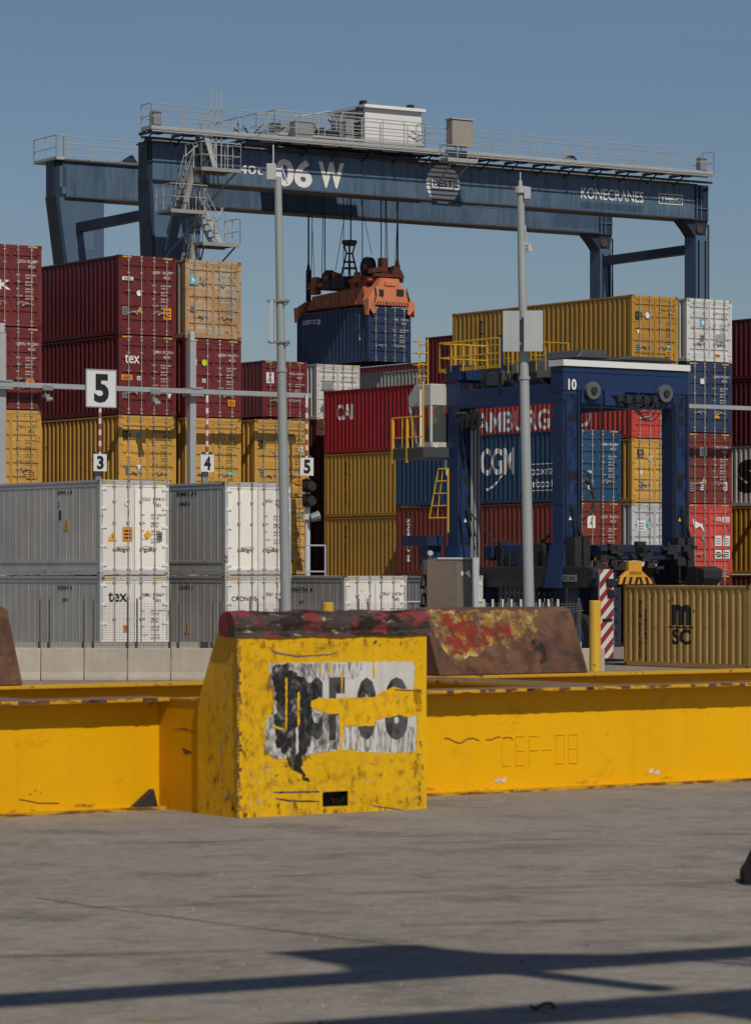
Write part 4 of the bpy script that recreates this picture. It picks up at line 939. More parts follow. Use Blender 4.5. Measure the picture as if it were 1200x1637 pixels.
xg1 = FX.x_at(1122, -1.4); g2 = stripes(xg1, xg1 + .7, 2.25, 2.98, -1.42, sc)
# number plate
xp, zp = fz(884, 924, -.14 - 1.0); 
yl = FX.y_at(898, -.13); b = MB(); Mx = MS(-.135); b.box(-.14, -.13, yl - .75, yl - .02, 2.70, 2.92); b.cm = 1; b.text('SCC 218 R', MS(-.146), -(yl - .06), 2.74, .62, .14, .02); b.build('number_plate', [m_galv, m_black], sc)
# top frame
b = MB(); b.box(-.02, WX + .02, -.02, .66, ZC - .42, ZC - .22); b.box(-.02, WX + .02, -.03, .66, ZC - 1.0, ZC - .42); fr_ = b.build('end_beam', m_blue, sc, bevel=.02)
b = MB(); b.box(-.06, WX + .06, -.08, .70, ZC - .20, ZC); b.build('white_cap', plain((.70, .70, .70)), fr_)
b = MB(); b.box(CWd, WX - CWd, .05, .5, ZC - 1.5, ZC - 1.0); b.box(CWd + .1, CWd + 1.0, -.05, .05, ZC - 1.42, ZC - 1.0); b.box(CWd + 1.06, CWd + 1.9, -.06, .05, ZC - 1.45, ZC - .98); b.box(WX - CWd - .95, WX - CWd - .1, -.05, .05, ZC - 1.45, ZC - 1.05); b.build('lift_beam', m_blue, sc, bevel=.02)
b = MB(); b.box(CWd, WX - CWd, LX - .6, LX - .1, ZC - .55, ZC + .05); b.box(-.02, CWd + 1.5, LX - .7, LX + .1, ZC - .4, ZC + .12); b.build('end_beam', m_blue, sc, bevel=.02)
for cx_ in (.0, WX - .5):
    b = MB(); b.box(cx_, cx_ + .45, .6, LX - .6, ZC - 1.38, ZC - .75); b.build('side_beam', m_bdk if cx_ else m_blue, sc, bevel=.02)
for x, y in ((CWd + .45, -.1), (WX - CWd - .5, -.1), (.5, LX - .9)):
    z_ = ZC - .98 if y < 1 else ZC - .85
    b = MB(); b.cyl((x, y - .14, z_), (x, y - .06, z_), .29, n=22); b.cyl((x, y - .06, z_), (x, y + .1, z_), .26, n=22); o = b.build('rope_pulley', mat((.13, .14, .15), .5, .2, .1, .5), sc)
    MB().cyl((x, y - .2, z_), (x, y - .13, z_), .12, n=12).build('pulley_hub', m_dark, o)
    b = MB(); b.cyl((x + (.33 if x < 2 else .33), y - .1, z_), (x + .33, y - .1, 3.4), .022, n=5); b.build('lift_chain', m_rope, o)
random.seed(11); b = MB()
def sag(p, q, d_, r_, n_=7):
    p = Vector(p); q = Vector(q); b.path([p.lerp(q, t / n_) - Vector((0, 0, d_ * 4 * (t / n_) * (1 - t / n_))) for t in range(n_ + 1)], r_, 5)
for k in range(9): x_ = 1.95 + k * .12; sag((x_, -.12, ZC - 1.05 - .03 * k), (x_ + 1.1 + .05 * (k % 3), -.16, ZC - 1.0 - .04 * k), .22 + .05 * k, .02)
for k in range(7): sag((-.08, LX - .5 - .1 * k, ZC - 1.5), (-.02, LX - 1.3 - .12 * k, ZC - 1.45 - .05 * k), .3 + .1 * (k % 3), .03)
for k in range(5): b.box(2.1 + k * .38, 2.3 + k * .38, -.2, -.06, ZC - 1.3 - .05 * (k % 2), ZC - 1.1)
for k in range(4): b.box(-.12, .0, LX - 1.9 + k * .3, LX - 1.72 + k * .3, ZC - 2.0, ZC - 1.6)
b.build('hose_bundle', m_dark, sc)
b = MB()
for x in (.46, .60): b.cyl((x, LX - .72, 3.2), (x, LX - .72, ZC - 1.4), .05, n=8)
b.box(.70, .76, LX - .78, LX - .70, 3.2, ZC - 1.4); b.build('pipe_run', m_steel, sc)
b = MB(); zt_ = 6.3; b.path([(.8, -.15, 6.0), (.95, -.2, 5.9), (1.1, -.2, 5.4), (1.05, -.2, 5.0), (.8, -.15, 4.8), (.7, -.1, 4.7)], .05); b.path([(.72, -.15, 6.3), (.9, -.2, 6.2), (1.0, -.2, 5.7), (.75, -.15, 5.3)], .04); b.build('hose_loop', m_dark, sc)
# word number
b = MB(); b.text('10', MD(-.05), .16, ZC - .98, .34, .36, .03); b.build('number', m_white, sc, fix=False)
# engine decks on top
def deck(u0, u1, v0, v1, y, dy, m, nm='engine_cover', sl=.25):
    xa, zt0 = fz(u0, v0, y); xb, zb0 = fz(u1, v1, y); zb0 = max(zb0, ZC - .05)
    b = MB(); b.prism([(xa, y, zb0), (xb, y, zb0), (xb - sl, y, zt0), (xa + sl, y, zt0)], (0, dy, 0)); return b.build(nm, m, sc, bevel=.03)
m_eg = mat((.055, .06, .065), .5, 0, .08, .3)
deck(922, 975, 558, 574, 1.0, 2.0, m_eg); deck(985, 1084, 568, 580, 1.0, 1.5, m_eg, sl=.5)
b = MB(); b.box(.3, 1.6, LX - 3.2, LX - 1.4, ZC - .75, ZC + .05); b.box(.2, 1.2, 1.6, 2.8, ZC - .7, ZC + .1); b.box(0, .5, 3.2, 4.2, ZC - .7, ZC - .2); b.build('engine_cover', m_eg, sc, bevel=.05)
b = MB()
for k in range(16): y = .9 + random.random() * 4.2; b.box(.02, .4, y, y + random.uniform(.1, .7), ZC - .75, ZC - .75 + random.uniform(.06, .24))
b.build('clutter', m_dark, sc)
# yellow railings on top
b = MB(); yt = LX + .1; zr_ = ZC + .2
railing(b, [(.0, LX - 2.9, ZC - .1), (.0, LX + .5, ZC - .1)], h=1.0, step=.7, r=.03); railing(b, [(0, LX + .5, ZC - .1), (2.0, LX + .5, ZC - .1), (2.0, LX - 1, ZC - .1)], h=1.0, step=.7, r=.03)
b.build('railing', m_yr, sc)
b = MB(); railing(b, [(.05, 1.0, ZC - .3), (.05, 3.0, ZC - .3)], h=.75, step=.5, r=.016, toe=False); railing(b, [(1.0, 3.0, ZC - .1), (2.6, 3.0, ZC - .1)], h=.9, step=.8, r=.016, toe=False); b.build('railing', m_yr, sc)
b = MB(); b.box(0, .12, LX - 2.95, LX - 2.83, ZC - 1.0, ZC + 1.0); b.build('signal_mast', m_blue, sc)
b = MB(); yl_ = LX + .9; xs_ = -.2
for dy in (0, .5):
    b.cyl((xs_, yl_ + dy, ZC - 1.0), (xs_, yl_ + dy, ZC + 1.1), .022, n=5)
for k in range(7): b.cyl((xs_, yl_, ZC - .9 + k * .3), (xs_, yl_ + .5, ZC - .9 + k * .3), .018, n=5)
for k in range(4):
    z_ = ZC - .2 + k * .4; b.path([(xs_, yl_, z_), (xs_ - .35, yl_ + .1, z_), (xs_ - .35, yl_ + .4, z_), (xs_, yl_ + .5, z_)], .016, 5)
b.build('access_ladder', m_yr, sc)
# lower access ladder
b = MB(); 
yA, yB = FX.y_at(716, -.5), FX.y_at(686, -.5); z1_, z0_ = 6.65, 4.2
dpp = FX.pt(-.5, LX).y; z1_ = EYE + (HZ - 750) * dpp / F; z0_ = EYE + (HZ - 828) * dpp / F
b.path([(-.5, yA, z0_ - .5), (-.5, yA, z1_), (-.5, yA + .55, z1_), (-.5, yB, z0_)], .03, 5); b.path([(-.5, yA, z0_), (-.5, yB, z0_)], .03, 5)
for k in range(1, 4): zz_ = z0_ + (z1_ - z0_) * k / 4; b.cyl((-.5, yA, zz_), (-.5, yB + (yA + .55 - yB) * k / 4, zz_), .024, n=5)
b.cyl((-.5, (yA + yB) / 2 + .1, z0_), (-.5, yA + .3, z1_), .02, n=5); b.build('access_ladder', m_yr, sc)
b = MB(); b.box(-.8, -.1, LX + .1, LX + 1.6, 3.9, 4.25); b.box(-.6, -.1, LX + .3, LX + .9, 3.2, 3.9); b.build('step_box', m_bdk, sc)
# cabin, behind and outboard of the rear left column
FCb = FX; cx0 = -.62; cx1 = .75
yq = LX + .05
def cz(v): return EYE + (HZ - v) * FX.pt(cx0, yq).y / F
ya0, ya1 = yq + .1, yq + 1.4
zfl, ztp, zwn = cz(713), cz(613), cz(648)
b = MB(); b.prism([(cx0, ya1 - .35, ztp), (cx0, ya0, ztp), (cx0, ya0, zwn), (cx0, ya1, zwn), (cx0, ya1 + .05, zwn + .35)], (cx1 - cx0, 0, 0)); roof = b.build('cabin', mat((.50, .50, .48), .5, 0, .03, .3), sc, bevel=.03)
b = MB()
for x in (cx0, cx1 - .07):
    b.bar((x + .035, ya0 + .04, zfl), (x + .035, ya0 + .04, zwn), .08, .08); b.bar((x + .035, ya1 - .45, zfl), (x + .035, ya1 - .04, zwn), .08, .08)
b.box(cx0, cx1, ya0, ya1 - .4, zfl - .02, zfl + .14); b.bar((cx0 + .04, ya0 + .62, zfl), (cx0 + .04, ya0 + .62, zwn), .07, .1); b.build('cabin_frame', mat((.46, .45, .42), .5, 0, .03, .3), roof)
b = MB(); b.add([(cx0 + .04, ya0 + .08, zfl + .14), (cx0 + .04, ya1 - .46, zfl + .14), (cx0 + .04, ya1 - .08, zwn), (cx0 + .04, ya0 + .08, zwn)], [(0, 1, 2, 3)])
b.add([(cx0 + .08, ya0 + .03, zfl + .14), (cx1 - .08, ya0 + .03, zfl + .14), (cx1 - .08, ya0 + .03, zwn), (cx0 + .08, ya0 + .03, zwn)], [(0, 1, 2, 3)]); b.build('window', m_glass, roof, fix=False)
b = MB(); b.box(cx0 - .45, cx1, ya0 - .2, ya1 + .45, zfl - .42, zfl - .04); b.build('cabin_platform', m_eg, sc, bevel=.03)
b = MB(); b.cyl((cx0 - .1, ya0 + .45, zfl), (cx0 - .1, ya0 + .45, zwn + .55), .035, n=6); b.build('grab_pole', plain((.7, .7, .68)), sc)
b = MB(); zz_ = zfl - .25
railing(b, [(cx0 - .4, ya1 + .4, zz_), (cx0 - .4, ya0 - .1, zz_)], h=1.25, step=.6, r=.025, mids=(.45,), toe=False)
for y in (ya1 + .3, ya0 + .75): b.box(cx0 - .46, cx0 - .38, y, y + .08, zz_ - .3, zz_ + 1.2)
b.cyl((cx0 - .4, ya0 - .1, zz_), (cx0 - .4, ya0 - .1, zwn + .8), .035, n=6); b.build('railing', m_yr, sc)
b = MB(); b.box(cx0 + .45, cx0 + .95, ya0 + .25, ya0 + .75, zfl + .14, zfl + .5); b.box(cx0 + .45, cx0 + .95, ya0 + .2, ya0 + .3, zfl + .5, zfl + 1.15); b.build('driver_seat', m_black, roof, bevel=.04)
# left mirror / lamp
b = MB(); b.cyl((-.45, LX + .1, 7.0), (-.45, LX + .1, 7.3), .08, n=8); b.build('work_lamp', m_sw, sc)
# engine box between the legs low down, slanting stay
b = MB(); yb0 = 1.0; b.prism([(.0, 1.1, 3.2), (.0, 3.6, 3.2), (.0, 3.3, 3.95), (.0, 1.1, 3.95)], (.7, 0, 0)); b.build('fuel_tank', m_blue, sc, bevel=.05)
b = MB(); b.cyl((-.05, 3.4, 3.9), (-.05, LX - .9, 5.3), .03, n=5); b.cyl((.1, .9, 4.2), (.1, 2.4, 3.4), .05, n=6); b.build('stay_rod', m_dark, sc)
b = MB()
for k in range(14): y = .8 + random.random() * 2.6; b.box(-.05, .5, y, y + .18, 3.2, 3.2 + random.uniform(.3, .95))
b.build('pump_unit', m_dark, sc)
b = MB()
for k in range(10): b.cyl((-.16, .2 + k * .3, 2.3), (-.1, .2 + k * .3, 2.3), .07, n=8)
b.build('hose_coupling', m_dark, sc)
# spreader lowered between the legs
zs0 = 2.95
b = MB(); b.box(CWd + .1, WX - CWd - .1, -.9, -.45, zs0 + .55, zs0 + .95); b.box(CWd + .3, WX - CWd - .3, -.9, 5.2, zs0 + .45, zs0 + .75); b.box(CWd + .1, WX - CWd - .1, 4.8, 5.3, zs0 + .5, zs0 + .95); ss = b.build('carrier_spreader', m_bdk, sc, bevel=.03)
random.seed(21); b = MB()
for k in range(40):
    x = random.uniform(.4, WX - .3); z = random.uniform(zs0 + .1, zs0 + .9); b.box(x, x + random.uniform(.08, .35), -1.05, -.85, z, z + random.uniform(.05, .25))
for x in (WX - .9, WX - .5, .35, .0): b.box(x, x + .28, -.6, -.1, zs0 - .3, zs0 + 1.2)
b.build('spreader_gear', m_dark, ss)
b = MB(); xm = FX.x_at(1012, -1.1); b.box(xm - .28, xm + .28, -1.2, -1.0, zs0 - .05, zs0 + .42); b.prism([(xm - .28, -1.2, zs0 + .1), (xm - .9, -1.2, zs0 - .35), (xm + .9, -1.2, zs0 - .35), (xm + .28, -1.2, zs0 + .1)], (0, .2, 0)); y_o = b.build('spreader_centre', mat((.60, .30, .03), .5, 0, .25, .4), ss, bevel=.02)
b = MB()
for k in range(-3, 4): x = xm + k * .26; b.prism([(x - .05, -1.205, zs0 - .34), (x + .06, -1.205, zs0 - .34), (x + .06 - .08 * (1 if k > 0 else -1), -1.205, zs0 - .1), (x - .05 - .08 * (1 if k > 0 else -1), -1.205, zs0 - .1)], (0, -.004, 0))
b.build('chevron', m_black, y_o)
b = MB(); b.cyl((.8, -.7, zs0 + .3), (.8, -.7, zs0 + .62), .07, n=10); b.build('beacon', plain((.8, .38, .02)), ss)
# ---------------------------------------------------------------- the driver
def body(name, chain, radii, mt, par=None, lv=1):
    me = bpy.data.meshes.new(name); vs = [p for p in chain[0]]; me.from_pydata(vs, chain[1], []); o = bpy.data.objects.new(name, me); C.objects.link(o)
    sk = o.modifiers.new('s', 'SKIN'); 
    for i, r in enumerate(radii): me.skin_vertices[0].data[i].radius = (r, r)
    me.skin_vertices[0].data[0].use_root = True
    if lv: m_ = o.modifiers.new('u', 'SUBSURF'); m_.levels = lv; m_.render_levels = lv
    dg = bpy.context.evaluated_depsgraph_get(); dg.update(); nm = bpy.data.meshes.new_from_object(o.evaluated_get(dg)); bpy.data.objects.remove(o)
    nm.materials.clear(); nm.materials.append(mt)
    for p in nm.polygons: p.use_smooth = True
    return link(name, nm, par)
m_skin = plain((.35, .17, .10)); m_viz = plain((.20, .55, .03), .7)
pv = [(0, 0, .0), (0, -.02, .18), (0, -.01, .40), (0, 0, .52), (0, .02, .66), (0, .03, .74), (.11, .05, -.01), (.13, .45, .0), (.13, .47, -.42), (.13, .60, -.46), (-.11, .05, -.01), (-.13, .45, .0), (-.13, .47, -.42), (-.13, .60, -.46),
      (.19, 0, .46), (.25, .08, .20), (.20, .34, .18), (.19, .42, .18), (-.19, 0, .46), (-.25, .08, .20), (-.20, .34, .18), (-.19, .42, .18)]
pe = [(0, 1), (1, 2), (2, 3), (3, 4), (4, 5), (0, 6), (6, 7), (7, 8), (8, 9), (0, 10), (10, 11), (11, 12), (12, 13), (2, 14), (14, 15), (15, 16), (16, 17), (2, 18), (18, 19), (19, 20), (20, 21)]
prd = [.15, .14, .15, .055, .095, .085, .09, .065, .05, .04, .09, .065, .05, .04, .06, .05, .035, .03, .06, .05, .035, .03]
for s_ in (1, -1):
    b0 = 17 if s_ == 1 else 21
    for k in range(5):
        n_ = len(pv); bx0 = pv[b0]; off = (-.032 + k * .016) * s_
        if k == 4: pv += [(bx0[0] - .04 * s_, bx0[1] + .02, bx0[2] + .0), (bx0[0] - .055 * s_, bx0[1] + .05, bx0[2] - .02)]
        else: L_ = (.085, .095, .09, .075)[k]; pv += [(bx0[0] + off, bx0[1] + .05, bx0[2]), (bx0[0] + off, bx0[1] + L_, bx0[2] - .035)]
        pe += [(b0, n_), (n_, n_ + 1)]; prd += [.010, .008]
pr_ = body('person', (pv, pe), prd, m_skin)
pp_ = FX.pt(cx0 + .7, ya0 + .42, zfl + .62); pr_.location = pp_; pr_.rotation_euler = (0, 0, A + radians(35))
tag(pr_, 'driver in a bright green hi-vis jacket seated in the straddle carrier cabin', 'person')
jv = [(0, 0, .02), (0, -.02, .18), (0, -.01, .38), (0, 0, .47), (.19, 0, .44), (.25, .08, .20), (.21, .30, .18), (-.19, 0, .44), (-.25, .08, .20), (-.21, .30, .18)]
body('jacket', (jv, [(0, 1), (1, 2), (2, 3), (2, 4), (4, 5), (5, 6), (2, 7), (7, 8), (8, 9)]), [.17, .165, .175, .075, .075, .065, .05, .075, .065, .05], m_viz, pr_)
tv = [(0, 0, -.01), (.11, .05, -.01), (.13, .45, .0), (.13, .47, -.40), (-.11, .05, -.01), (-.13, .45, .0), (-.13, .47, -.40)]
body('trousers', (tv, [(0, 1), (1, 2), (2, 3), (0, 4), (4, 5), (5, 6)]), [.165, .10, .078, .06, .10, .078, .06], plain((.03, .04, .07)), pr_)
b = MB()
for k in range(5):
    a0 = pi / 2 * k / 5; a1 = pi / 2 * (k + 1) / 5; b.cyl((0, .01, .69 + .11 * sin(a0)), (0, .01, .69 + .11 * sin(a1)), .115 * cos(a0), max(.004, .115 * cos(a1)), n=14)
b.build('hair', plain((.03, .02, .015)), pr_)
b = MB()
for s_ in (1, -1): b.cyl((.035 * s_, .108, .67), (.035 * s_, .122, .67), .012, n=8)
b.build('eyes', m_black, pr_); MB().prism([(-.012, .11, .645), (.012, .11, .645), (0, .145, .635), (0, .115, .67)], (0, .005, 0)).build('nose', m_skin, pr_)
# ---------------------------------------------------------------- lane portal with hanging signs, in front of the left block
m_pg = mat((.36, .38, .40), .5, .1, .03, .3); m_ph = plain((.42, .43, .44))
FP = Frame(FS.pt(0, -1.35))
gt = thing('lane_portal', 'long grey beam on square posts crossing before the left container block', 'portal frame', FP.o, A)
def zof(u, v, y=0): return FP.xz(u, v, y)[1]
zbm = zof(190, 621.5); xa = FP.x_at(-60); xb = FP.x_at(496)
MB().box(xa, xb, -.1, .1, zbm - .09, zbm + .09).build('beam', m_pg, gt, bevel=.01)
for u, vt in ((8, 516), (312, 530)):
    x = FP.x_at(u); zt_ = FP.xz(u, vt)[1]; b = MB(); b.box(x - .13, x + .13, .12, .38, 0, zt_ - .35); o = b.build('post', m_pg, gt, bevel=.01)
    b = MB(); b.box(x - .09, x + .09, .16, .36, zt_ - .35, zt_ + .0); b.box(x - .13, x + .05, .1, .30, zt_ - .35, zt_ - .02); b.build('post_head', m_ph, o, bevel=.01)
    b = MB(); b.box(x - .26, x + .26, -.13, .45, zbm - .16, zbm - .1); b.box(x - .26, x + .26, -.13, .45, zbm + .1, zbm + .16); b.build('clamp', m_galv, gt)
for u in (74, 246):
    x = FP.x_at(u); b = MB(); b.box(x - .2, x + .2, -.16, .1, zbm - .16, zbm + .02); b.box(x - .14, x + .06, -.2, .05, zbm - .42, zbm - .3); b.cyl((x - .05, -.05, zbm - .3), (x - .05, -.05, zbm - .16), .03); b.cyl((x - .12, -.22, zbm - .5), (x + .12, -.22, zbm - .46), .08, n=10); b.build('lane_camera', m_steel, gt, bevel=.01)
def signboard(name, label, u0, u1, v0, v1, st, y=-.16, par=None):
    xa_, zb_ = FP.xz(u0, v1, y); xb_, zt_ = FP.xz(u1, v0, y); w = xb_ - xa_; h = zt_ - zb_
    t = thing(name, label, 'sign', FP.pt(xa_, y, zb_), A)
    MB().box(0, w, 0, .03, 0, h).build('board', plain((.62, .64, .64)), t)
    b = MB(); e = .04
    for q in ((-e, w + e, -e, 0), (-e, w + e, h, h + e), (-e, 0, 0, h), (w, w + e, 0, h)): b.box(q[0], q[1], -.01, .05, q[2], q[3])
    if w > .6: b.build('sign_frame', m_galv, t)
    b = MB(); b.text(st, MD(-.004), w * .25, h * .10, w * .52, h * .80, .045); b.build('numeral', m_black, t, fix=False); return t
signboard('lane_sign', 'large white square sign with a black 5 on the grey beam', 139, 185, 593, 649, '5')
m_rw1 = plain((.62, .60, .58)); m_rw2 = plain((.35, .07, .08))
for u, v0, v1, s0, s1, st, lb in ((160, 650, 727, 726, 753, '3', ('red and white striped hanging pole under the large sign', 'small white sign with a black 3 under the striped pole')),
                                 (331, 632, 727, 727, 754, '4', ('red and white striped hanging pole nearest the second square post', 'small white sign with a black 4 beside the second square post')),
                                 (490, 632, 733, 732, 760, '5', ('red and white striped hanging pole at the right end of the grey beam', 'small white sign with a black 5 above the traffic signal'))):
    x, zt_ = FP.xz(u, v0, -.1); zb_ = FP.xz(u, v1, -.1)[1]
    if u < 200: zt_ = zbm - .5
    o = thing('striped_pole', lb[0], 'pole', FP.pt(x, -.1, zb_), A, 'striped poles hanging from the grey beam')
    b = MB(); b.cyl((0, 0, 0), (0, 0, zt_ - zb_), .055, n=10); b.cm = 1; n = int((zt_ - zb_) / .4)
    for k in range(n): b.cyl((0, 0, k * .4 + .1), (0, 0, k * .4 + .3), .058, n=10)
    b.build('pole', [m_rw1, m_rw2], o)
    b = MB(); b.box(-.2, .2, -.05, .05, -.02, .03); b.cyl((-.15, -.05, -.05), (-.15, .02, .09), .06); b.cyl((.15, -.05, -.05), (.15, .02, .09), .06); b.prism([(-.12, 0, zt_ - zb_), (.12, 0, zt_ - zb_), (0, 0, zt_ - zb_ - .3)], (0, .04, 0)); b.build('clamp', m_dark, o)
    signboard('lane_sign', lb[1], u - 10, u + 11, s0, s1, st, -.2)
    x_, z_ = FP.xz(u + 2, s1 + 6, -.15)
    if u < 400: MB().box(-.14, .1, -.05, .05, -.4, .42).build('sign_hanger', m_steel, o).location = (0, .12, -1.0)
# traffic signal and white post beside the last sign
xt, ztp = FP.xz(492, 768, -.1); tsig = thing('traffic_signal', 'black traffic signal on a white post below the small sign numbered 5', 'traffic light', FP.pt(xt + .12, .1, 0), A)
b = MB(); b.cyl((0, 0, 0), (0, 0, ztp + .1), .10, n=10); b.cyl((0, 0, ztp - 1.45), (0, 0, ztp - 1.25), .22, n=12); b.build('post', plain((.55, .57, .58)), tsig)
for k in range(2):
    b = MB(); zz_ = ztp - .15 - k * .55; b.cyl((-.05, -.1, zz_ - .12), (-.05, -.38, zz_ - .05), .19, n=14); b.box(-.24, .12, -.1, .0, zz_ - .28, zz_ + .2); b.build('signal_lamp', m_black, tsig)
b = MB(); b.cyl((-.05, -.3, ztp - 1.4), (.25, -.42, ztp - 1.3), .15, .19, 12); b.build('loudspeaker', m_steel, tsig)
fx_ = FP.x_at(489, -2.5); stp = thing('step_rail', 'grey metal hand rail beside the white signal post', 'railing', FP.pt(fx_, -2.5, 0), A)
zq = FP.xz(489, 872, -2.5)[1]; b = MB(); b.path([(0, 0, 0), (0, 0, zq), (.85, 0, zq), (.85, 0, 0)], .035); b.cyl((0, 0, zq - .95), (.85, 0, zq - .95), .03); b.cyl((0, 0, zq - 1.0), (.5, 0, zq - 2), .03); b.build('rail', plain((.35, .42, .48)), stp)
# right hand lane portal (only its beam passes into view)
FQ = Frame(FC.pt(0, -1.6)); zq = FQ.xz(1150, 651)[1]
g2_ = thing('lane_portal', 'thin grey beam crossing the navy container at the right edge', 'portal frame', FQ.o, A)
xa = FQ.x_at(1097); MB().box(xa, xa + 9, -.1, .1, zq - .08, zq + .08).build('beam', m_pg, g2_)
for x in (xa + .6 + 4, xa + 8.6): MB().box(x, x + .3, .12, .42, 0, zq + 1.5).build('post', m_pg, g2_)
# ---------------------------------------------------------------- two tall poles
m_pole = mat((.34, .37, .36), .5, .1, .04, .35, streak=.35, scale=.6)
def tallpole(u0, u1, v0, v1, d, label):
    zt_ = EYE + (HZ - v0) * d / F; p = loc(u1, d); q = loc(u0, d); lean = (q.x - p.x) * (zt_ / (zt_ + .1)) / 1.0
    t = thing('camera_pole', label, 'pole', p); sl_ = lean / (zt_ - (EYE + (HZ - v1) * d / F)); p0 = -sl_ * (EYE + (HZ - v1) * d / F)
    X = lambda z: p0 + sl_ * z
    b = MB(); zm = zt_ * .62; b.cyl((X(0), 0, 0), (X(zm), 0, zm), .145, .125, 18); b.cyl((X(zm), 0, zm), (X(zt_), 0, zt_), .122, .095, 18); b.cyl((X(zm), 0, zm - .04), (X(zm), 0, zm + .04), .15, n=18); b.cyl((0 + X(0), 0, 0), (X(0), 0, .05), .3, n=16)
    b.build('mast', m_pole, t, smooth=False); return t, X, zt_
ZP = lambda v, d: EYE + (HZ - v) * d / F
t, X, zt_ = tallpole(444, 457, 283, 968, 86, 'left tall grey pole with a small box on top and a slim panel halfway')
b = MB(); z = ZP(288, 86); b.box(X(z) - .30, X(z) - .05, -.2, .1, z - .02, z + .42); b.build('junction_box', m_ph, t, bevel=.02)
b = MB(); b.cyl((X(zt_) - .12, 0, zt_ - .1), (X(zt_) - .12, 0, zt_ + .85), .022, n=6); b.cyl((X(z) + .1, -.05, z + .35), (X(z) + .25, -.05, z - .1), .025, n=6); b.build('antenna', m_ph, t)
z0, z1 = ZP(548, 86), ZP(481, 86); b = MB(); b.box(X(z1) - .26, X(z1) - .17, -.2, .35, z0, z1); b.build('panel', m_ph, t)
b = MB()
for z in (z0 + .02, z1 + .0): b.box(X(z) - .35, X(z) + .22, -.16, .16, z - .025, z + .025); b.cyl((X(z) + .12, -.1, z - .1), (X(z) + .22, -.1, z + .02), .05)
b.build('bracket', m_steel, t)
t, X, zt_ = tallpole(831, 845, 300, 965, 84, 'right tall grey pole carrying two pale panels, before the straddle carrier')
b = MB(); z = ZP(312, 84); b.box(X(z) + .08, X(z) + .26, -.14, .14, z - .12, z + .2); b.build('junction_box', m_ph, t, bevel=.02)
b = MB(); b.cyl((X(zt_), 0, zt_), (X(zt_), 0, zt_ + .18), .05, n=8); b.cyl((X(zt_), 0, zt_ + .18), (X(zt_), 0, zt_ + .4), .02, n=6); b.cyl((X(z), 0, z + .05), (X(z), 0, z + .22), .16, n=12); b.cyl((X(z) + .1, 0, ZP(390, 84)), (X(z) + .22, 0, ZP(392, 84)), .04); b.cyl((X(z) + .22, -.04, ZP(397, 84)), (X(z) + .22, -.04, ZP(390, 84)), .06); b.cyl((X(z) + .18, 0, ZP(396, 84)), (X(z) + .12, 0, ZP(360, 84)), .018); b.build('antenna', m_ph, t)
MB().cyl((X(z) + .23, -.04, ZP(402, 84)), (X(z) + .23, -.04, ZP(397, 84)), .07, .1, 12).build('dome_camera', m_sw, t)
for ua, ub, dy in ((803, 829, -.05), (836, 866, -.14)):
    b = MB(); b.box((ua - 845) * 84 / F, (ub - 845) * 84 / F, -.2 + dy, -.16 + dy, ZP(563, 84), ZP(498, 84)); b.build('panel', mat((.40, .43, .43), .5, 0, .02, .35), t)
b = MB(); b.box(-.65, .35, -.19, -.12, ZP(512, 84), ZP(508, 84)); b.box(-.65, .35, -.19, -.12, ZP(552, 84), ZP(548, 84)); b.build('bracket', m_steel, t)
# ---------------------------------------------------------------- concrete barrier, wire fence
DB = 90.0; m_con = mat((.44, .39, .32), .85, 0, 0, .45, streak=.35, bump=.4, scale=1.2)
def conc(x0, d, w, label, h=.9):
    b = MB(); pr = [(0, 0), (.36, 0), (.36, .08), (.25, .24), (.22, h), (.08, h), (.05, .24), (0, .08)]
    b.prism([(.012, y, z) for y, z in pr], (w - .024, 0, 0)); o = b.build('concrete_barrier', m_con, bevel=.012); o.location = (x0, d, 0)
    return tag(o, label, 'barrier', 'concrete barrier blocks in a row')
wb = 1.2; k0 = (65 - 600) * DB / F
labs = {}
names = ['pale concrete barrier block left of the row, partly behind the brown ramp', 'concrete barrier block second from the brown ramp at left', 'concrete barrier block third from the brown ramp at left', 'concrete barrier block just left of the yellow steel block', 'concrete barrier block meeting the outline of the yellow steel block']
for k in range(-2, 13):
    lb = names[k + 1] if 0 <= k + 1 < len(names) else 'concrete barrier block of the row, hidden behind the yellow frame'
    conc(k0 + k * wb, DB - k * .012, wb, lb)
fb = MB(); x0f = k0 - 2.4; x1f = (930 - 600) * 91 / F
for k in range(14):                           # second, lower row of blocks carrying the fence
    pass
m_fp = mat((.07, .07, .07), .6, .1, .1, .3)
fen = thing('wire_fence', 'see-through wire fence on dark posts in front of the white refrigerated containers', 'fence', (0, 91.2, 0))
bs = MB(); bs.box(x0f, x1f, .05, .35, 0, 1.05); bs.build('footing', m_con, fen, bevel=.01)
zt_ = ZP(962, 91.2); b = MB(); 
for u in (64.5, 79.5, 134.5, 150, 204.5, 219.5, 272.5, 286, 340, 352, 400, 412, 447, 515, 530, 573, 588, 660, 672, 735, 748, 800, 812, 870, 882, 925):
    x = (u - 600) * 91.2 / F; b = MB(); b.box(x - .022, x + .022, -.05, -.01, .60, zt_ + (.03 if u % 2 else 0)); b.prism([(x - .022, -.05, zt_), (x + .022, -.05, zt_), (x + .022, -.02, zt_ + .1), (x - .022, -.02, zt_ + .1)], (0, .03, 0)); b.build('post', m_fp, fen)
b = MB()
for k in range(17): z = 1.05 + k * .066; b.box(x0f, x1f, -.032, -.028, z, z + .007)
x = x0f
while x < x1f: b.box(x, x + .005, -.038, -.033, 1.0, zt_); x += .10
b.build('wire_mesh', mat((.25, .25, .25), .5, .3, .1, .3), fen)
xr0, xr1 = (650 - 600) * 91.2 / F, (772 - 600) * 91.2 / F
b = MB(); b.cyl((xr0, -.08, ZP(962.5, 91)), (xr1, -.08, ZP(961.5, 91)), .03, n=6); 
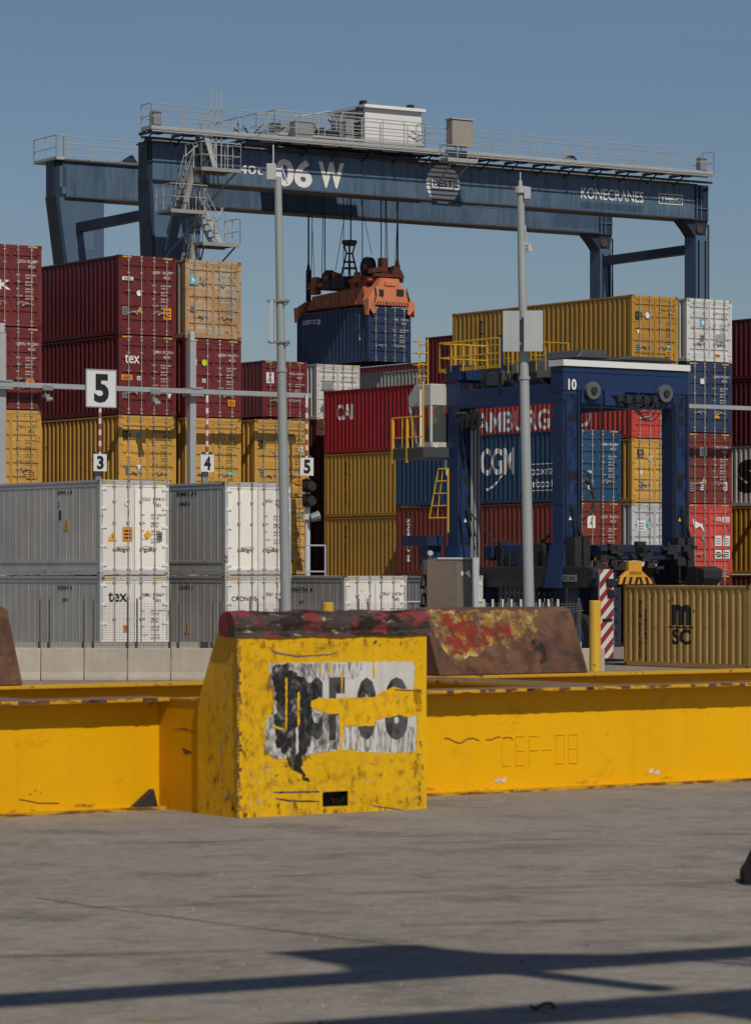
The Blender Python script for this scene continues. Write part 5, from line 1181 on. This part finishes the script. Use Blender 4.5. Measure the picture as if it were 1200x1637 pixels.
for k in range(22): x = xr0 + k * .2; b.box(x, x + .02, -.09, -.07, 1.4, ZP(963, 91))
b.build('top_rail', m_galv, fen)
pk = MB(); 
for u in (773, 787, 803, 817, 832, 862, 876, 891): x = (u - 600) * 91.2 / F; pk.box(x - .03, x + .03, -.1, -.06, 1.2, ZP(958, 91))
pk.build('picket', plain((.5, .5, .5)), fen)
# stacked fence brackets near column 143 and 905
# ---------------------------------------------------------------- electrical cabinet
d = 87.0; cb = thing('electrical_cabinet', 'tall brown metal cabinet with a pale edge beside the straddle carrier', 'cabinet', loc(682, d), radians(8))
w = (766 - 682) * d / F; h = ZP(893, d)
MB().box(0, w * .86, 0, .7, 0, h - .02).build('cabinet_body', mat((.125, .095, .075), .5, 0, .1, .5), cb, bevel=.01)
b = MB(); b.box(w * .56, w * .86, -.012, -.002, .1, h - .1); b.build('cabinet_door', mat((.15, .13, .105), .5, 0, .1, .4), cb)
b = MB(); b.box(w * .86 + .003, w, -.06, .75, 0, h + .03); b.box(w * .2, w * .86, -.03, .7, h - .018, h + .03); b.build('trim', m_ph, cb)
b = MB(); b.prism([(w * .72, -.02, h - .38), (w * .82, -.02, h - .30), (w * .84, -.02, h - .52)], (0, -.004, 0)); b.box(w * .66, w * .7, -.025, -.015, h - .45, h - .34); b.build('sticker', m_sw, cb)
b = MB(); b.box(w, w + .2, .1, .3, 1.6, 1.85); b.build('junction_box', m_sw, cb)
b = MB(); b.cyl((.1, .1, h), (.1, .1, h + .15), .03); b.cyl((.1, .0, h + .15), (.1, .2, h + .15), .07, n=10); b.build('lifting_eye', m_ph, cb)
b = MB()
for k in range(5): b.cyl((-.1, .1, .6 + k * .5), (-.02, .3, .9 + k * .5), .08)
b.build('cable_loop', m_black, cb)
# ---------------------------------------------------------------- yellow bollards
m_bol = mat((.62, .36, .035), .5, 0, .08, .25)
for u, vt, d, lb in ((950.5, 960, 80, 'yellow bollard in front of the red and white striped guard'), (524, 963, 80, 'short visible top of a yellow bollard behind the yellow steel block'), (1207, 933, 80, 'yellow bollard cut off by the right edge')):
    t = thing('bollard', lb, 'bollard', loc(u, d), 0, 'yellow bollards'); r = 9.2 * d / F; h = ZP(vt, d)
    b = MB(); b.cyl((0, 0, 0), (0, 0, h - .02), r, n=24); b.cyl((0, 0, h - .02), (0, 0, h), r, r * .85, 24); b.build('post', m_bol, t)
    MB().cyl((0, 0, 0), (0, 0, .04), r * 1.5, n=20).build('base', m_con, t)
# ---------------------------------------------------------------- the yellow cradle in front
m_y = mat((.74, .385, .0), .5, 0, .06, .22, streak=.16, scale=.7, bump=.35, spec=.2); 
m_yw = mat((.73, .415, .004), .5, 0, .16, .3, streak=.35, scale=1.3, bump=.6, rcol=(.05, .04, .03), spec=.25)
m_ys = mat((.60, .33, .006), .5, 0, .22, .4, streak=.4, scale=1.0, bump=.5)
m_yr2 = mat((.58, .32, .01), .55, 0, .45, .4, streak=.3, scale=1.6)
m_rust = mat((.115, .055, .035), .8, 0, .35, .5, (.055, .03, .022), 1.0, .35, second=(.15, .065, .04), second_at=.5, bump=.6)
m_roll = mat((.05, .035, .03), .75, 0, .3, .5, (.20, .025, .03), 1.6, .1, second=(.24, .02, .03), second_at=.46, bump=.8)
FB = Frame(loc(380, 39.7)); YF = 1.62
cr = thing('steel_cradle', 'worn yellow steel frame of I-beams with upright guide blocks and a torn label', 'steel frame', FB.o, A)
XB = FB.x_at(680); ZBM = 1.42
XA, XZ = -9.0, 14.5
def ibeam(y, x0, x1, nm='i_beam', m=m_y):
    b = MB(); b.box(x0, x1, y + .29, y + .31, .04, ZBM - .05); o = b.build(nm, m, cr)
    b = MB(); b.box(x0, x1, y, y + .6, ZBM - .05, ZBM); b.build('top_flange', m_yr2, o, bevel=.008)
    b = MB(); b.box(x0, x1, y + .12, y + .5, .0, .04); b.build('bottom_flange', m_yr2, o); return o
ib1 = ibeam(YF, XA, .055); ib2 = ibeam(YF, XB + .0, XZ); ib3 = ibeam(YF + 4.75, XA, XZ)
# cross members
for u0, u1 in ((-60, 55), (895, 985)):
    x0 = FB.x_at(u0, YF + .6); x1 = FB.x_at(u1, YF + .6); b = MB(); b.box(x0, x1, YF + .6, YF + 4.75, ZBM - .055, ZBM - .004); b.box((x0 + x1) / 2 - .02, (x0 + x1) / 2 + .02, YF + .6, YF + 4.75, .05, ZBM - .06); o_ = b.build('cross_member', m_yr2, cr, bevel=.005); b = MB(); b.top(x0 + .01, x1 - .01, YF + .62, YF + 4.7, ZBM - .001); b.build('dust', decal((.20, .13, .09), .30, .52, 3.0), o_)
# guide block
ZR = FB.xz(380, 1018)[1]; ZTP = FB.xz(365, 979)[1]
gb_ = MB(); gb_.box(0, XB, -.02, 0, .0, ZR); blk = gb_.build('guide_block', m_yw, cr, bevel=.006)
# the slot low in the front plate is a real opening: rebuild the plate as four pieces round it
sx0, sz0 = FB.xz(514, 1290); sx1, sz1 = FB.xz(555, 1264)
me = bpy.data.meshes.new('guide_block'); q = MB()
q.box(0, sx0, -.02, 0, 0, ZR); q.box(sx1, XB, -.02, 0, 0, ZR); q.box(sx0, sx1, -.02, 0, 0, sz0); q.box(sx0, sx1, -.02, 0, sz1, ZR)
me.from_pydata(q.v, [], q.f); bm = bmesh.new(); bm.from_mesh(me); bmesh.ops.recalc_face_normals(bm, faces=bm.faces); bm.to_mesh(me); bm.free(); me.materials.append(m_yw); blk.data = me
q = MB(); q.box(sx0 - .05, sx1 + .05, .15, .2, sz0 - .05, sz1 + .05); q.box(.02, XB - .02, .6, .62, .02, 1.4); q.build('slot_backing', m_black, blk)  # black sheets inside put the slot's darkness into the colour
prf = [(.0, 0), (.0, ZR + .02), (.12, ZTP - .06), (.34, ZTP - .02), (.82, 1.58), (.92, 1.30), (.92, 0)]
prf2 = [(.9, 0), (.9, ZBM + .002), (YF + .28, ZBM + .002), (YF + .28, 0)]
for x, x2 in ((-.001, .04), (XB - .019, XB - .06)):
    b = MB(); b.prism([(x, y, z) for y, z in prf], (.02, 0, 0)); b.build('side_plate', m_ys, blk); b = MB(); b.prism([(x2, y, z) for y, z in prf2], (.02, 0, 0)); b.build('side_plate', mat((.66, .315, .002), .5, 0, .08, .3, streak=.25, bump=.35, spec=.2), blk)
b = MB(); b.cyl((.03, .93, 0.02), (.03, .93, 1.3), .018, n=6); b.build('weld_bead', m_ys, blk)
b = MB(); b.prism([(.022, .34, ZTP - .02), (.022, .82, 1.58), (.022, .92, ZBM + .004), (.022, .90, ZBM + .002), (.022, .8, 1.57), (.022, .32, ZTP - .03)], (XB - .044, 0, 0)); b.build('sloped_back_plate', m_rust, blk)
b = MB(); b.box(.02, XB - .02, .9, YF + .0, ZBM - .02, ZBM); b.build('deck_plate', m_yr2, blk)
b = MB(); n = 14; r = .18; cy_, cz_ = .16, ZTP - r + .01; v_ = []
pts = [(cy_ + r * cos(pi * (1.12 - 1.12 * k / n)) * 1.05, cz_ + r * sin(pi * (1.12 - 1.12 * k / n))) for k in range(n + 1)]
pts = [(-.045, ZR - .01)] + pts + [(.3, ZR)]
segs = 60; rnd = random.Random(4)
for i in range(segs + 1):
    x = -.06 + (XB + .12) * i / segs; dz = .006 * sin(i * 1.7) * rnd.random() + .008 * sin(i * .35)
    for (y, z) in pts: v_.append((x, y + dz * .6, z + (dz if z > ZR else dz * .5)))
m_ = len(pts); f_ = [(i * m_ + j, (i + 1) * m_ + j, (i + 1) * m_ + (j + 1) % m_, i * m_ + (j + 1) % m_) for i in range(segs) for j in range(m_)] + [tuple(range(m_)), tuple(range(segs * m_, segs * m_ + m_))[::-1]]
b.add(v_, f_); b.build('rolled_top_edge', m_roll, blk, smooth=False)
rb = MB(); rb.add([(p_[0], p_[1] - .004, p_[2] + .003) for p_ in v_], [f for f in f_[:-2]]); rb.build('flaking_paint', decal((.42, .34, .2), .60, .64, 7.0, (.5, 1.5, 1.5)), blk)
rb = MB(); rb.add([(p_[0], p_[1] - .007, p_[2] + .005) for p_ in v_], [f for f in f_[:-2]]); rb.build('soot', decal((.02, .015, .012), .5, .6, 4.0, (.6, 1.5, 1.5)), blk)
# rusty worn corner strip and weld bead
b = MB()
for k in range(46):
    z = k * ZR / 46; b.box(-.018 - rnd.random() * .012, .004 + rnd.random() * .05, -.028, -.021, z, z + ZR / 46 * rnd.uniform(.6, 1.0))
b.build('rusted_corner', mat((.12, .05, .03), .8, 0, .6, .5, second=(.55, .33, .02), second_at=.52, scale=2.5), blk)
# torn label
m_lab = mat((.64, .62, .59), .6, 0, 0, .5, streak=.4, scale=2); m_smear = mat((.022, .022, .022), .7, 0, 0, .6, streak=.2, second=(.16, .155, .15), second_at=.56, scale=3.2)
def fpoly(pts, y, m, jag=0, name='torn_label', seed=1):
    rn = random.Random(seed); P = []
    n = len(pts)
    for i in range(n):
        a_, c_ = pts[i], pts[(i + 1) % n]; L_ = math.hypot(c_[0] - a_[0], c_[1] - a_[1]); k = max(1, int(L_ / 14)) if jag else 1
        for j_ in range(k):
            t_ = j_ / k; px = a_[0] + (c_[0] - a_[0]) * t_; py = a_[1] + (c_[1] - a_[1]) * t_
            if j_ and jag: px += rn.uniform(-jag, jag); py += rn.uniform(-jag, jag)
            P.append(FB.xz(300 + px / 2.857, 940 + py / 2.857, y))
    from mathutils.geometry import tessellate_polygon
    vs = [(x, y, z) for x, z in P]; tr_ = tessellate_polygon([[Vector(v) for v in vs]])
    b = MB(); b.add(vs, [tuple(t_) for t_ in tr_]); return b.build(name, m, blk)
fpoly([(372, 345), (620, 340), (1030, 335), (1045, 450), (1045, 748), (880, 752), (700, 735), (590, 755), (400, 780), (350, 740), (360, 600), (395, 560), (390, 450)], -.0225, m_lab, 5)
b = MB()
def fr(u0, v0, u1, v1): a_, zt2 = FB.xz(300 + u0 / 2.857, 940 + v0 / 2.857); c_, zb2 = FB.xz(300 + u1 / 2.857, 940 + v1 / 2.857); return a_, c_, zb2, zt2
for st, u0, u1 in (('C', 540, 612), ('F', 640, 712), ('0', 765, 858), ('8', 895, 1000)):
    a_, c_, zb2, zt2 = fr(u0, 408, u1, 692); b.text(st, MD(-.0245), a_, zb2, c_ - a_, zt2 - zb2, .06)
b.build('label_lettering', mat((.02, .02, .02), .6, 0, 0, .4, second=(.10, .10, .10), second_at=.56, scale=3), blk, fix=False)
d_core = decal((.016, .016, .017), .36, .50, 5.0, (1, 1, .8), .6); d_smear = decal((.025, .025, .026), .44, .68, 7.0, (1.6, 1, .8), .9, col2=(.10, .10, .10)); d_grey = decal((.12, .12, .12), .48, .66, 9.0, (3.0, 1, .5), .9, amt=.8)
d_soot = decal((.07, .055, .02), .50, .78, 9.0, (1.2, 1, .9), .7, amt=.5); d_rst = decal((.13, .045, .015), .54, .66, 12.0, (1.2, 1, .6), amt=.85); d_wht = decal((.5, .48, .42), .57, .70, 10.0, (2, 1, .6), .3, amt=.7)
core = [(400, 350), (450, 346), (500, 400), (600, 450), (600, 500), (560, 520), (570, 600), (560, 700), (520, 770), (515, 820), (560, 885), (540, 880), (480, 830), (440, 760), (400, 700), (395, 600), (410, 520), (390, 440), (385, 380)]
fpoly(core, -.0262, d_core, 10, 'black_scuff', 3)
fpoly([(375, 345), (560, 343), (600, 440), (612, 495), (565, 520), (585, 570), (690, 575), (700, 640), (698, 722), (600, 752), (540, 790), (500, 850), (430, 800), (345, 750), (335, 640), (385, 585), (380, 520), (355, 440)], -.0266, d_smear, 8, 'black_scuff', 4)
fpoly([(430, 346), (800, 340), (780, 410), (600, 420)], -.0269, d_grey, 6, 'grey_scuff', 5); fpoly([(600, 580), (700, 576), (1040, 640), (1042, 745), (880, 750), (690, 735), (600, 750)], -.0272, d_grey, 6, 'grey_scuff', 6)
fpoly([(600, 500), (690, 505), (740, 500), (850, 500), (880, 475), (940, 450), (1000, 462), (1068, 462), (1068, 560), (1010, 590), (960, 580), (890, 595), (860, 600), (855, 628), (712, 630), (708, 728), (697, 728), (697, 640), (690, 574), (640, 575), (590, 560), (562, 540), (565, 515)], -.0285, m_yw, 3, 'torn_gap', 5)
fpoly([(1040, 335), (1068, 335), (1068, 760), (1040, 760), (1046, 600), (1030, 470)], -.0285, m_yw, 3, 'torn_gap', 6)
d_ysc = decal((.70, .40, .01), .36, .46, 9.0)
for i, (p_, m__) in enumerate([([(446, 410), (455, 408), (454, 640), (447, 655)], d_ysc), ([(500, 480), (512, 470), (511, 620), (502, 640)], d_ysc), ([(385, 625), (450, 647), (455, 657), (390, 636)], d_ysc), ([(493, 640), (505, 630), (506, 750), (496, 760)], m_lab),
    ([(845, 340), (853, 340), (856, 405), (846, 408)], m_yw), ([(643, 340), (650, 340), (652, 400), (643, 405)], m_yw), ([(602, 340), (607, 340), (608, 395), (603, 400)], m_yw), ([(700, 385), (708, 385), (706, 480), (700, 480)], m_yw)]): fpoly(p_, -.030, m__, 2, 'paint_scrape', 10 + i)
# dents, black rub marks over the plate
rn = random.Random(9)
zones = [([(262, 250), (420, 245), (400, 460), (300, 470), (255, 420)], d_soot), ([(255, 470), (400, 480), (380, 720), (300, 760), (252, 740)], d_soot), ([(252, 740), (420, 770), (520, 880), (400, 920), (330, 1045), (256, 1052)], d_soot), ([(440, 880), (1070, 760), (1078, 1010), (600, 1035), (420, 1045)], d_soot),
         ([(980, 240), (1078, 235), (1078, 420), (1000, 380)], d_soot), ([(252, 240), (300, 240), (296, 1045), (252, 1050)], d_rst), ([(1040, 700), (1080, 700), (1078, 1012), (1000, 1022)], d_rst), ([(252, 985), (1078, 950), (1078, 1015), (252, 1052)], d_rst), ([(240, 236), (1080, 232), (1078, 262), (250, 270)], d_rst),
         ([(262, 760), (420, 800), (360, 1040), (262, 1045)], d_wht), ([(500, 250), (760, 246), (700, 320), (420, 330)], d_soot), ([(560, 505), (700, 505), (1000, 462), (1068, 462), (1068, 560), (880, 600), (720, 632), (690, 575), (590, 565)], d_soot), ([(600, 500), (900, 470), (1060, 470), (880, 520), (640, 535)], d_wht), ([(560, 770), (1040, 750), (1060, 860), (620, 880)], d_soot)]
for i, (p_, m__) in enumerate(zones): fpoly(p_, -.0302 - i * .0004, m__, 8, 'grime', 60 + i)
marks = [([(390, 930), (600, 926), (600, 934), (395, 938)]), ([(400, 958), (470, 968), (600, 972), (600, 978), (460, 976), (400, 964)]), ([(835, 990), (990, 1012), (980, 1018), (850, 998)]), ([(945, 462), (1066, 468), (1064, 474), (946, 468)]), ([(365, 268), (400, 300), (500, 316), (640, 308), (690, 292), (640, 302), (500, 309), (405, 292)])]
for i, p_ in enumerate(marks): fpoly(p_, -.0225 if i != 3 else -.0295, m_rust if i == 3 else m_smear, 1, 'scuff', 30 + i)
for i in range(90):
    cx_ = rn.uniform(262, 1065); cy_ = rn.choice((rn.uniform(240, 335), rn.uniform(780, 1030), rn.uniform(780, 1030))); L_ = rn.uniform(6, 60); a_ = rn.choice((rn.uniform(-.3, .3), rn.uniform(1.1, 1.8)))
    dx, dy = cos(a_) * L_, sin(a_) * L_; fpoly([(cx_, cy_), (cx_ + dx * .5, cy_ + dy * .5 - 1.0), (cx_ + dx, cy_ + dy), (cx_ + dx * .5, cy_ + dy * .5 + 1.2)], -.0215 - i * .00001, rn.choice((m_smear, m_rust, m_lab)), 0, 'scratch')
# marks on the left side plate
rn = random.Random(12)
d_sd = decal((.035, .028, .015), .56, .70, 9.0, (1, 1.4, .7), amt=.7); d_sr = decal((.16, .06, .015), .56, .70, 6.0, (1, 1.2, .5), amt=.7); d_sl = decal((.45, .42, .34), .58, .62, 9.0, (1, 1.5, .6))
for k, (p_, m__) in enumerate([([(.02, 0.02), (.75, .02), (.8, .9), (.45, 1.5), (.25, 2.1), (.02, 2.1)], d_sd), ([(.02, .02), (.90, .02), (.88, 1.2), (.6, 1.4), (.1, 1.9)], d_sr), ([(.02, .2), (.5, .2), (.4, 1.6), (.1, 2.0)], d_sl)]):
    b = MB(); b.add([(-.0025 - k * .001, y, z) for y, z in p_], [tuple(range(len(p_)))]); b.build('grime', m__, blk)
b = MB(); b.prism([(.038, .98, 1.0), (.038, 1.3, 1.05), (.038, 1.6, 1.02), (.038, 1.3, 1.035)], (-.002, 0, 0)); b.prism([(.038, 1.1, .75), (.038, 1.35, .8), (.038, 1.28, .72)], (-.002, 0, 0)); b.build('scratch', m_rust, blk)
# dark wedge at the foot of the left web
b = MB(); b.prism([(-.45, YF + .15, .0), (-.05, YF + .15, 0), (-.12, YF + .15, .26)], (0, .12, 0)); b.build('dark_wedge', m_dark, cr)
# welded outline letters on the right web
yw = YF + .29 - .012; b = MB(); 
x0, zt2 = FB.xz(803, 1178, yw); x1, zb2 = FB.xz(928, 1219, yw)
cu = 'CEF-08'; seg7 = {'C': 'adef', 'E': 'adefg', 'F': 'aefg', '-': 'g', '0': 'abcdef', '8': 'abcdefg'}
wl = (x1 - x0) / 6.6; hl = zt2 - zb2
for i, ch in enumerate(cu):
    ox = x0 + i * wl * 1.12; ww = wl * .72
    S7 = {'a': (0, hl, ww, hl), 'b': (ww, hl, ww, hl / 2), 'c': (ww, hl / 2, ww, 0), 'd': (0, 0, ww, 0), 'e': (0, 0, 0, hl / 2), 'f': (0, hl / 2, 0, hl), 'g': (0, hl / 2, ww, hl / 2)}
    for q_ in seg7[ch]: a_ = S7[q_]; b.cyl((ox + a_[0], yw + .01, zb2 + a_[1]), (ox + a_[2], yw + .01, zb2 + a_[3]), .009, n=6)
b.build('weld_lettering', m_y, ib2)
pts = [FB.xz(u, v, yw) for u, v in ((711, 1181), (716, 1180), (722, 1183), (730, 1187), (737, 1188), (748, 1181), (757, 1180), (766, 1184))]; b = MB(); b.path([(x, yw + .01, z) for x, z in pts], .008, 5)
pts = [FB.xz(u, v, yw) for u, v in ((777, 1182), (785, 1183), (793, 1179), (800, 1178))]; b.path([(x, yw + .01, z) for x, z in pts], .007, 5)
pts = [FB.xz(u, v, yw) for u, v in ((803, 1180), (815, 1178), (820, 1183))]; b.path([(x, yw + .01, z) for x, z in pts], .007, 5); b.build('rust_scratch', m_rust, ib2)
yw1 = yw; pts = [FB.xz(u, v, yw1) for u, v in ((32, 1278), (50, 1281), (62, 1284), (95, 1284))]; b = MB(); b.path([(x, yw1 + .01, z) for x, z in pts], .007, 5); b.build('rust_scratch', m_rust, ib1)
for (u, v) in ((795, 1247), (1040, 1232), (805, 1246), (1050, 1234)):
    x, z = FB.xz(u, v, yw); b = MB(); b.prism([(x - .06, yw + .008, z - .02), (x, yw + .008, z - .045), (x + .06, yw + .008, z), (x + .02, yw + .008, z + .035)], (0, -.003, 0)); b.build('chipped_paint', m_lab, ib2)
# rusty wear spots along flange edges
rn = random.Random(14); b = MB()
for k in range(60):
    x = rn.choice((rn.uniform(-6.5, -.1), rn.uniform(XB, 13))); b.box(x, x + rn.uniform(.03, .2), YF - .004, YF, ZBM - rn.uniform(.03, .05), ZBM - .002)
b.build('worn_edge', m_rust, cr)
d_bs = decal((.14, .07, .02), .54, .70, 5.0, (.6, 1, 2.0), amt=.7); d_bt = decal((.30, .17, .02), .58, .74, 2.2, (.5, 1, 1.2), amt=.30); d_scr = decal((.20, .10, .03), .66, .70, 9.0, (.25, 1, 2.5), .15, amt=.8)
for o, xa_, xb_ in ((ib1, XA, -.05), (ib2, XB + .02, XZ)):
    b = MB(); b.sheet(xa_, xb_, YF + .284, .042, .11); b.build('rust_staining', d_bs, o); b = MB(); b.sheet(xa_, xb_, YF + .280, .042, ZBM - .06); b.build('weathering', d_bt, o); b = MB(); b.sheet(xa_, xb_, YF + .276, .042, ZBM - .06); b.build('scratch', d_scr, o)
    b = MB(); b.top(xa_, xb_, YF + .01, YF + .59, ZBM + .003); b.build('dust', decal((.20, .13, .09), .28, .50, 3.0), o); b = MB(); b.sheet(xa_, xb_, YF - .0025, ZBM - .05, ZBM); b.build('rust_staining', decal((.13, .045, .02), .50, .60, 5.0, (.6, 1, 3)), o)
    b = MB(); b.sheet(xa_, xb_, YF + .117, .0, .04); b.build('rust_staining', decal((.16, .06, .025), .46, .58, 4.0, (.6, 1, 3)), o)
# far guide blocks with rusty sloped plates facing the camera
YB = YF + 4.75 + .1
m_wornr = mat((.115, .052, .034), .75, 0, .4, .6, (.05, .026, .018), 1.3, .45, second=(.16, .078, .045), second_at=.5, bump=.7)
_lay = [0]
def farblock(u0, u1, patches):
    xa_ = FB.x_at(u0, YB); xb_ = FB.x_at(u1, YB); zt3 = EYE + (HZ - 969) * FB.pt(xb_, YB + .45).y / F
    pr = [(YB, ZBM + .004), (YB + .45, zt3 - .05), (YB + .62, zt3), (YB + .8, zt3 - .08), (YB + .8, 0.0), (YB + .62, 0), (YB + .62, ZBM)]
    b = MB(); b.prism([(xa_, y, z) for y, z in pr], (xb_ - xa_, 0, 0)); o = b.build('guide_block', m_wornr, cr, bevel=.02)
    for nm, pl, m__ in patches:
        _lay[0] += 1; vs = []
        for fx, fz_ in pl:
            y = YB + .45 * fz_; z = ZBM + .004 + (zt3 - .05 - ZBM) * fz_; vs.append((xa_ + (xb_ - xa_) * fx, y - .006 - .0018 * _lay[0], z + .003))
        from mathutils.geometry import tessellate_polygon
        # roughened outline
        P = []
        for i in range(len(vs)):
            a_ = Vector(vs[i]); c_ = Vector(vs[(i + 1) % len(vs)]); k = max(1, int((c_ - a_).length / .07))
            for j_ in range(k):
                p_ = a_.lerp(c_, j_ / k)
                if j_: e_ = rn.uniform(-.025, .025); p_ += Vector((rn.uniform(-.02, .02), .41 * e_, e_))
                P.append(p_)
        bb = MB(); bb.add(P, [tuple(t_) for t_ in tessellate_polygon([P])]); bb.build(nm, m__, o)
    return o
m_redw = decal((.24, .024, .018), .44, .60, 3.2, (1, 1, 1)); m_yw3 = decal((.56, .34, .06), .44, .60, 4.0, (1, 1, 1), col2=(.45, .34, .17)); m_blk3 = decal((.05, .03, .02), .48, .70, 2.5, amt=.6); m_org3 = decal((.22, .10, .04), .5, .68, 3.0, amt=.7)
farblock(704, 941, [('worn_paint', [(.03, .99), (.76, .99), (.74, .70), (.66, .50), (.58, .56), (.48, .38), (.40, .48), (.30, .32), (.2, .26), (.12, .16), (.06, .4), (.02, .8)], m_yw3),
                    ('rust_bloom', [(.02, .98), (.98, .98), (.98, .02), (.02, .02)], m_org3), ('soot', [(.02, .98), (.98, .98), (.98, .02), (.02, .02)], m_blk3),
                    ('worn_paint', [(.08, .96), (.30, .95), (.36, .76), (.54, .80), (.54, .56), (.36, .46), (.24, .42), (.2, .30), (.10, .34), (.06, .62)], m_redw),
                    ('dark_spot', [(.64, .46), (.70, .56), (.74, .42), (.73, .18), (.67, .16)], decal((.02, .016, .014), .44, .60, 5.0))])
farblock(-210, 38, [('rust_bloom', [(.02, .98), (.98, .98), (.98, .02), (.02, .02)], m_org3), ('soot', [(.02, .98), (.98, .98), (.98, .02), (.02, .02)], m_blk3), ('worn_paint', [(.5, .95), (.7, .95), (.75, .7), (.6, .5), (.5, .6)], m_redw)])
# ---------------------------------------------------------------- bits of the quay crane that stands over the camera
def sunpt(u, v, z):                            # the point at height z whose shadow falls where pixel (u, v) shows the ground
    g_ = gp(u, v, 0); return g_ + SUN * (z / SUN.z)
qc = thing('quay_crane', 'portal of the crane behind the viewer, seen only by its shadow', 'crane')
def shadow_bar(p, q, a, bth, nm):
    b = MB(); b.bar(p, q, a, bth); return b.build(nm, m_cdark, qc)
Zq = 12.0
def ext(p, q, k0_, k1_): d_ = q - p; return p - d_ * k0_, q + d_ * k1_
p, q = ext(sunpt(0, 1600, Zq), sunpt(1200, 1521, Zq), 1.6, 2.0); shadow_bar(p, q, .42, .3, 'portal_beam')
p2, q2 = ext(sunpt(400, 1656, Zq), sunpt(1200, 1596, Zq), 2.4, 2.4); shadow_bar(p2, q2, .52, .4, 'portal_beam')
shadow_bar(sunpt(820, 1553, Zq - .3), sunpt(1060, 1582, Zq - .3), .26, .2, 'brace')
shadow_bar(sunpt(1040, 1528, Zq + .6), sunpt(1260, 1549, Zq + .6), .08, .06, 'brace'); shadow_bar(sunpt(1090, 1527, Zq + .6), sunpt(1260, 1541, Zq + .6), .08, .06, 'brace')
b = MB(); pl = [sunpt(u, v, Zq + .2) for u, v in ((440, 1525), (620, 1513), (680, 1512), (730, 1520), (800, 1526), (1000, 1528), (1000, 1545), (560, 1560), (552, 1545))]; b.prism(pl, (0, 0, .12)); b.build('platform', m_cdark, qc)
b = MB(); pl = [sunpt(u, v, Zq + .2) for u, v in ((1000, 1597), (1090, 1616), (1260, 1640), (1260, 1585))]; b.prism(pl, (0, 0, .12)); b.build('platform', m_cdark, qc)
for e_ in (p, q, p2, q2):
    b = MB(); b.box(e_.x - .5, e_.x + .5, e_.y - .5, e_.y + .5, 0, Zq + .3); b.build('leg', m_cdark, qc)
# dark end of a buffer at the right edge
d = 31.2; bf = thing('crane_buffer', 'dark wedge-ended steel block cut off by the right edge', 'rail_buffer', loc(1189, d), 0)
b = MB(); b.prism([(0, 0, 0), (0, 0, .115), (.055, 0, .20), (.10, 0, .30), (.6, 0, .34), (.6, 0, 0)], (0, .4, 0)); b.build('block', plain((.006, .006, .006), .9), bf)
b = MB(); b.box(.2, .5, .1, .3, .345, .38); b.build('lug', m_dark, bf)
b = MB(); pts = [gp(u, v, .02) for u, v in ((848, 1613), (856, 1617), (868, 1609), (880, 1608), (886, 1614))]; b.path(pts, .012, 5); tag(b.build('cable_offcut', m_black), 'short bent black offcut lying in the shadow near the bottom edge', 'scrap')
# paint flecks on the ground
m_fl = plain((.42, .25, .06), .8)
for u, v, w_, h_ in ((678, 1397, 24, 3.0), (264, 1629, 60, 4.5), (1100, 1625, 44, 4)):
    a_ = gp(u - w_, v, .003); c_ = gp(u + w_, v - 2, .003); e_ = gp(u, v - h_, .003); f_ = gp(u, v + h_ * .8, .003); b = MB(); b.add([a_, f_, c_, e_], [(0, 1, 2, 3)]); tag(b.build('paint_mark', mat((.30, .22, .10), .85, second=(.22, .18, .14), second_at=.52, scale=4, streak=0)), None, None, kind='structure')
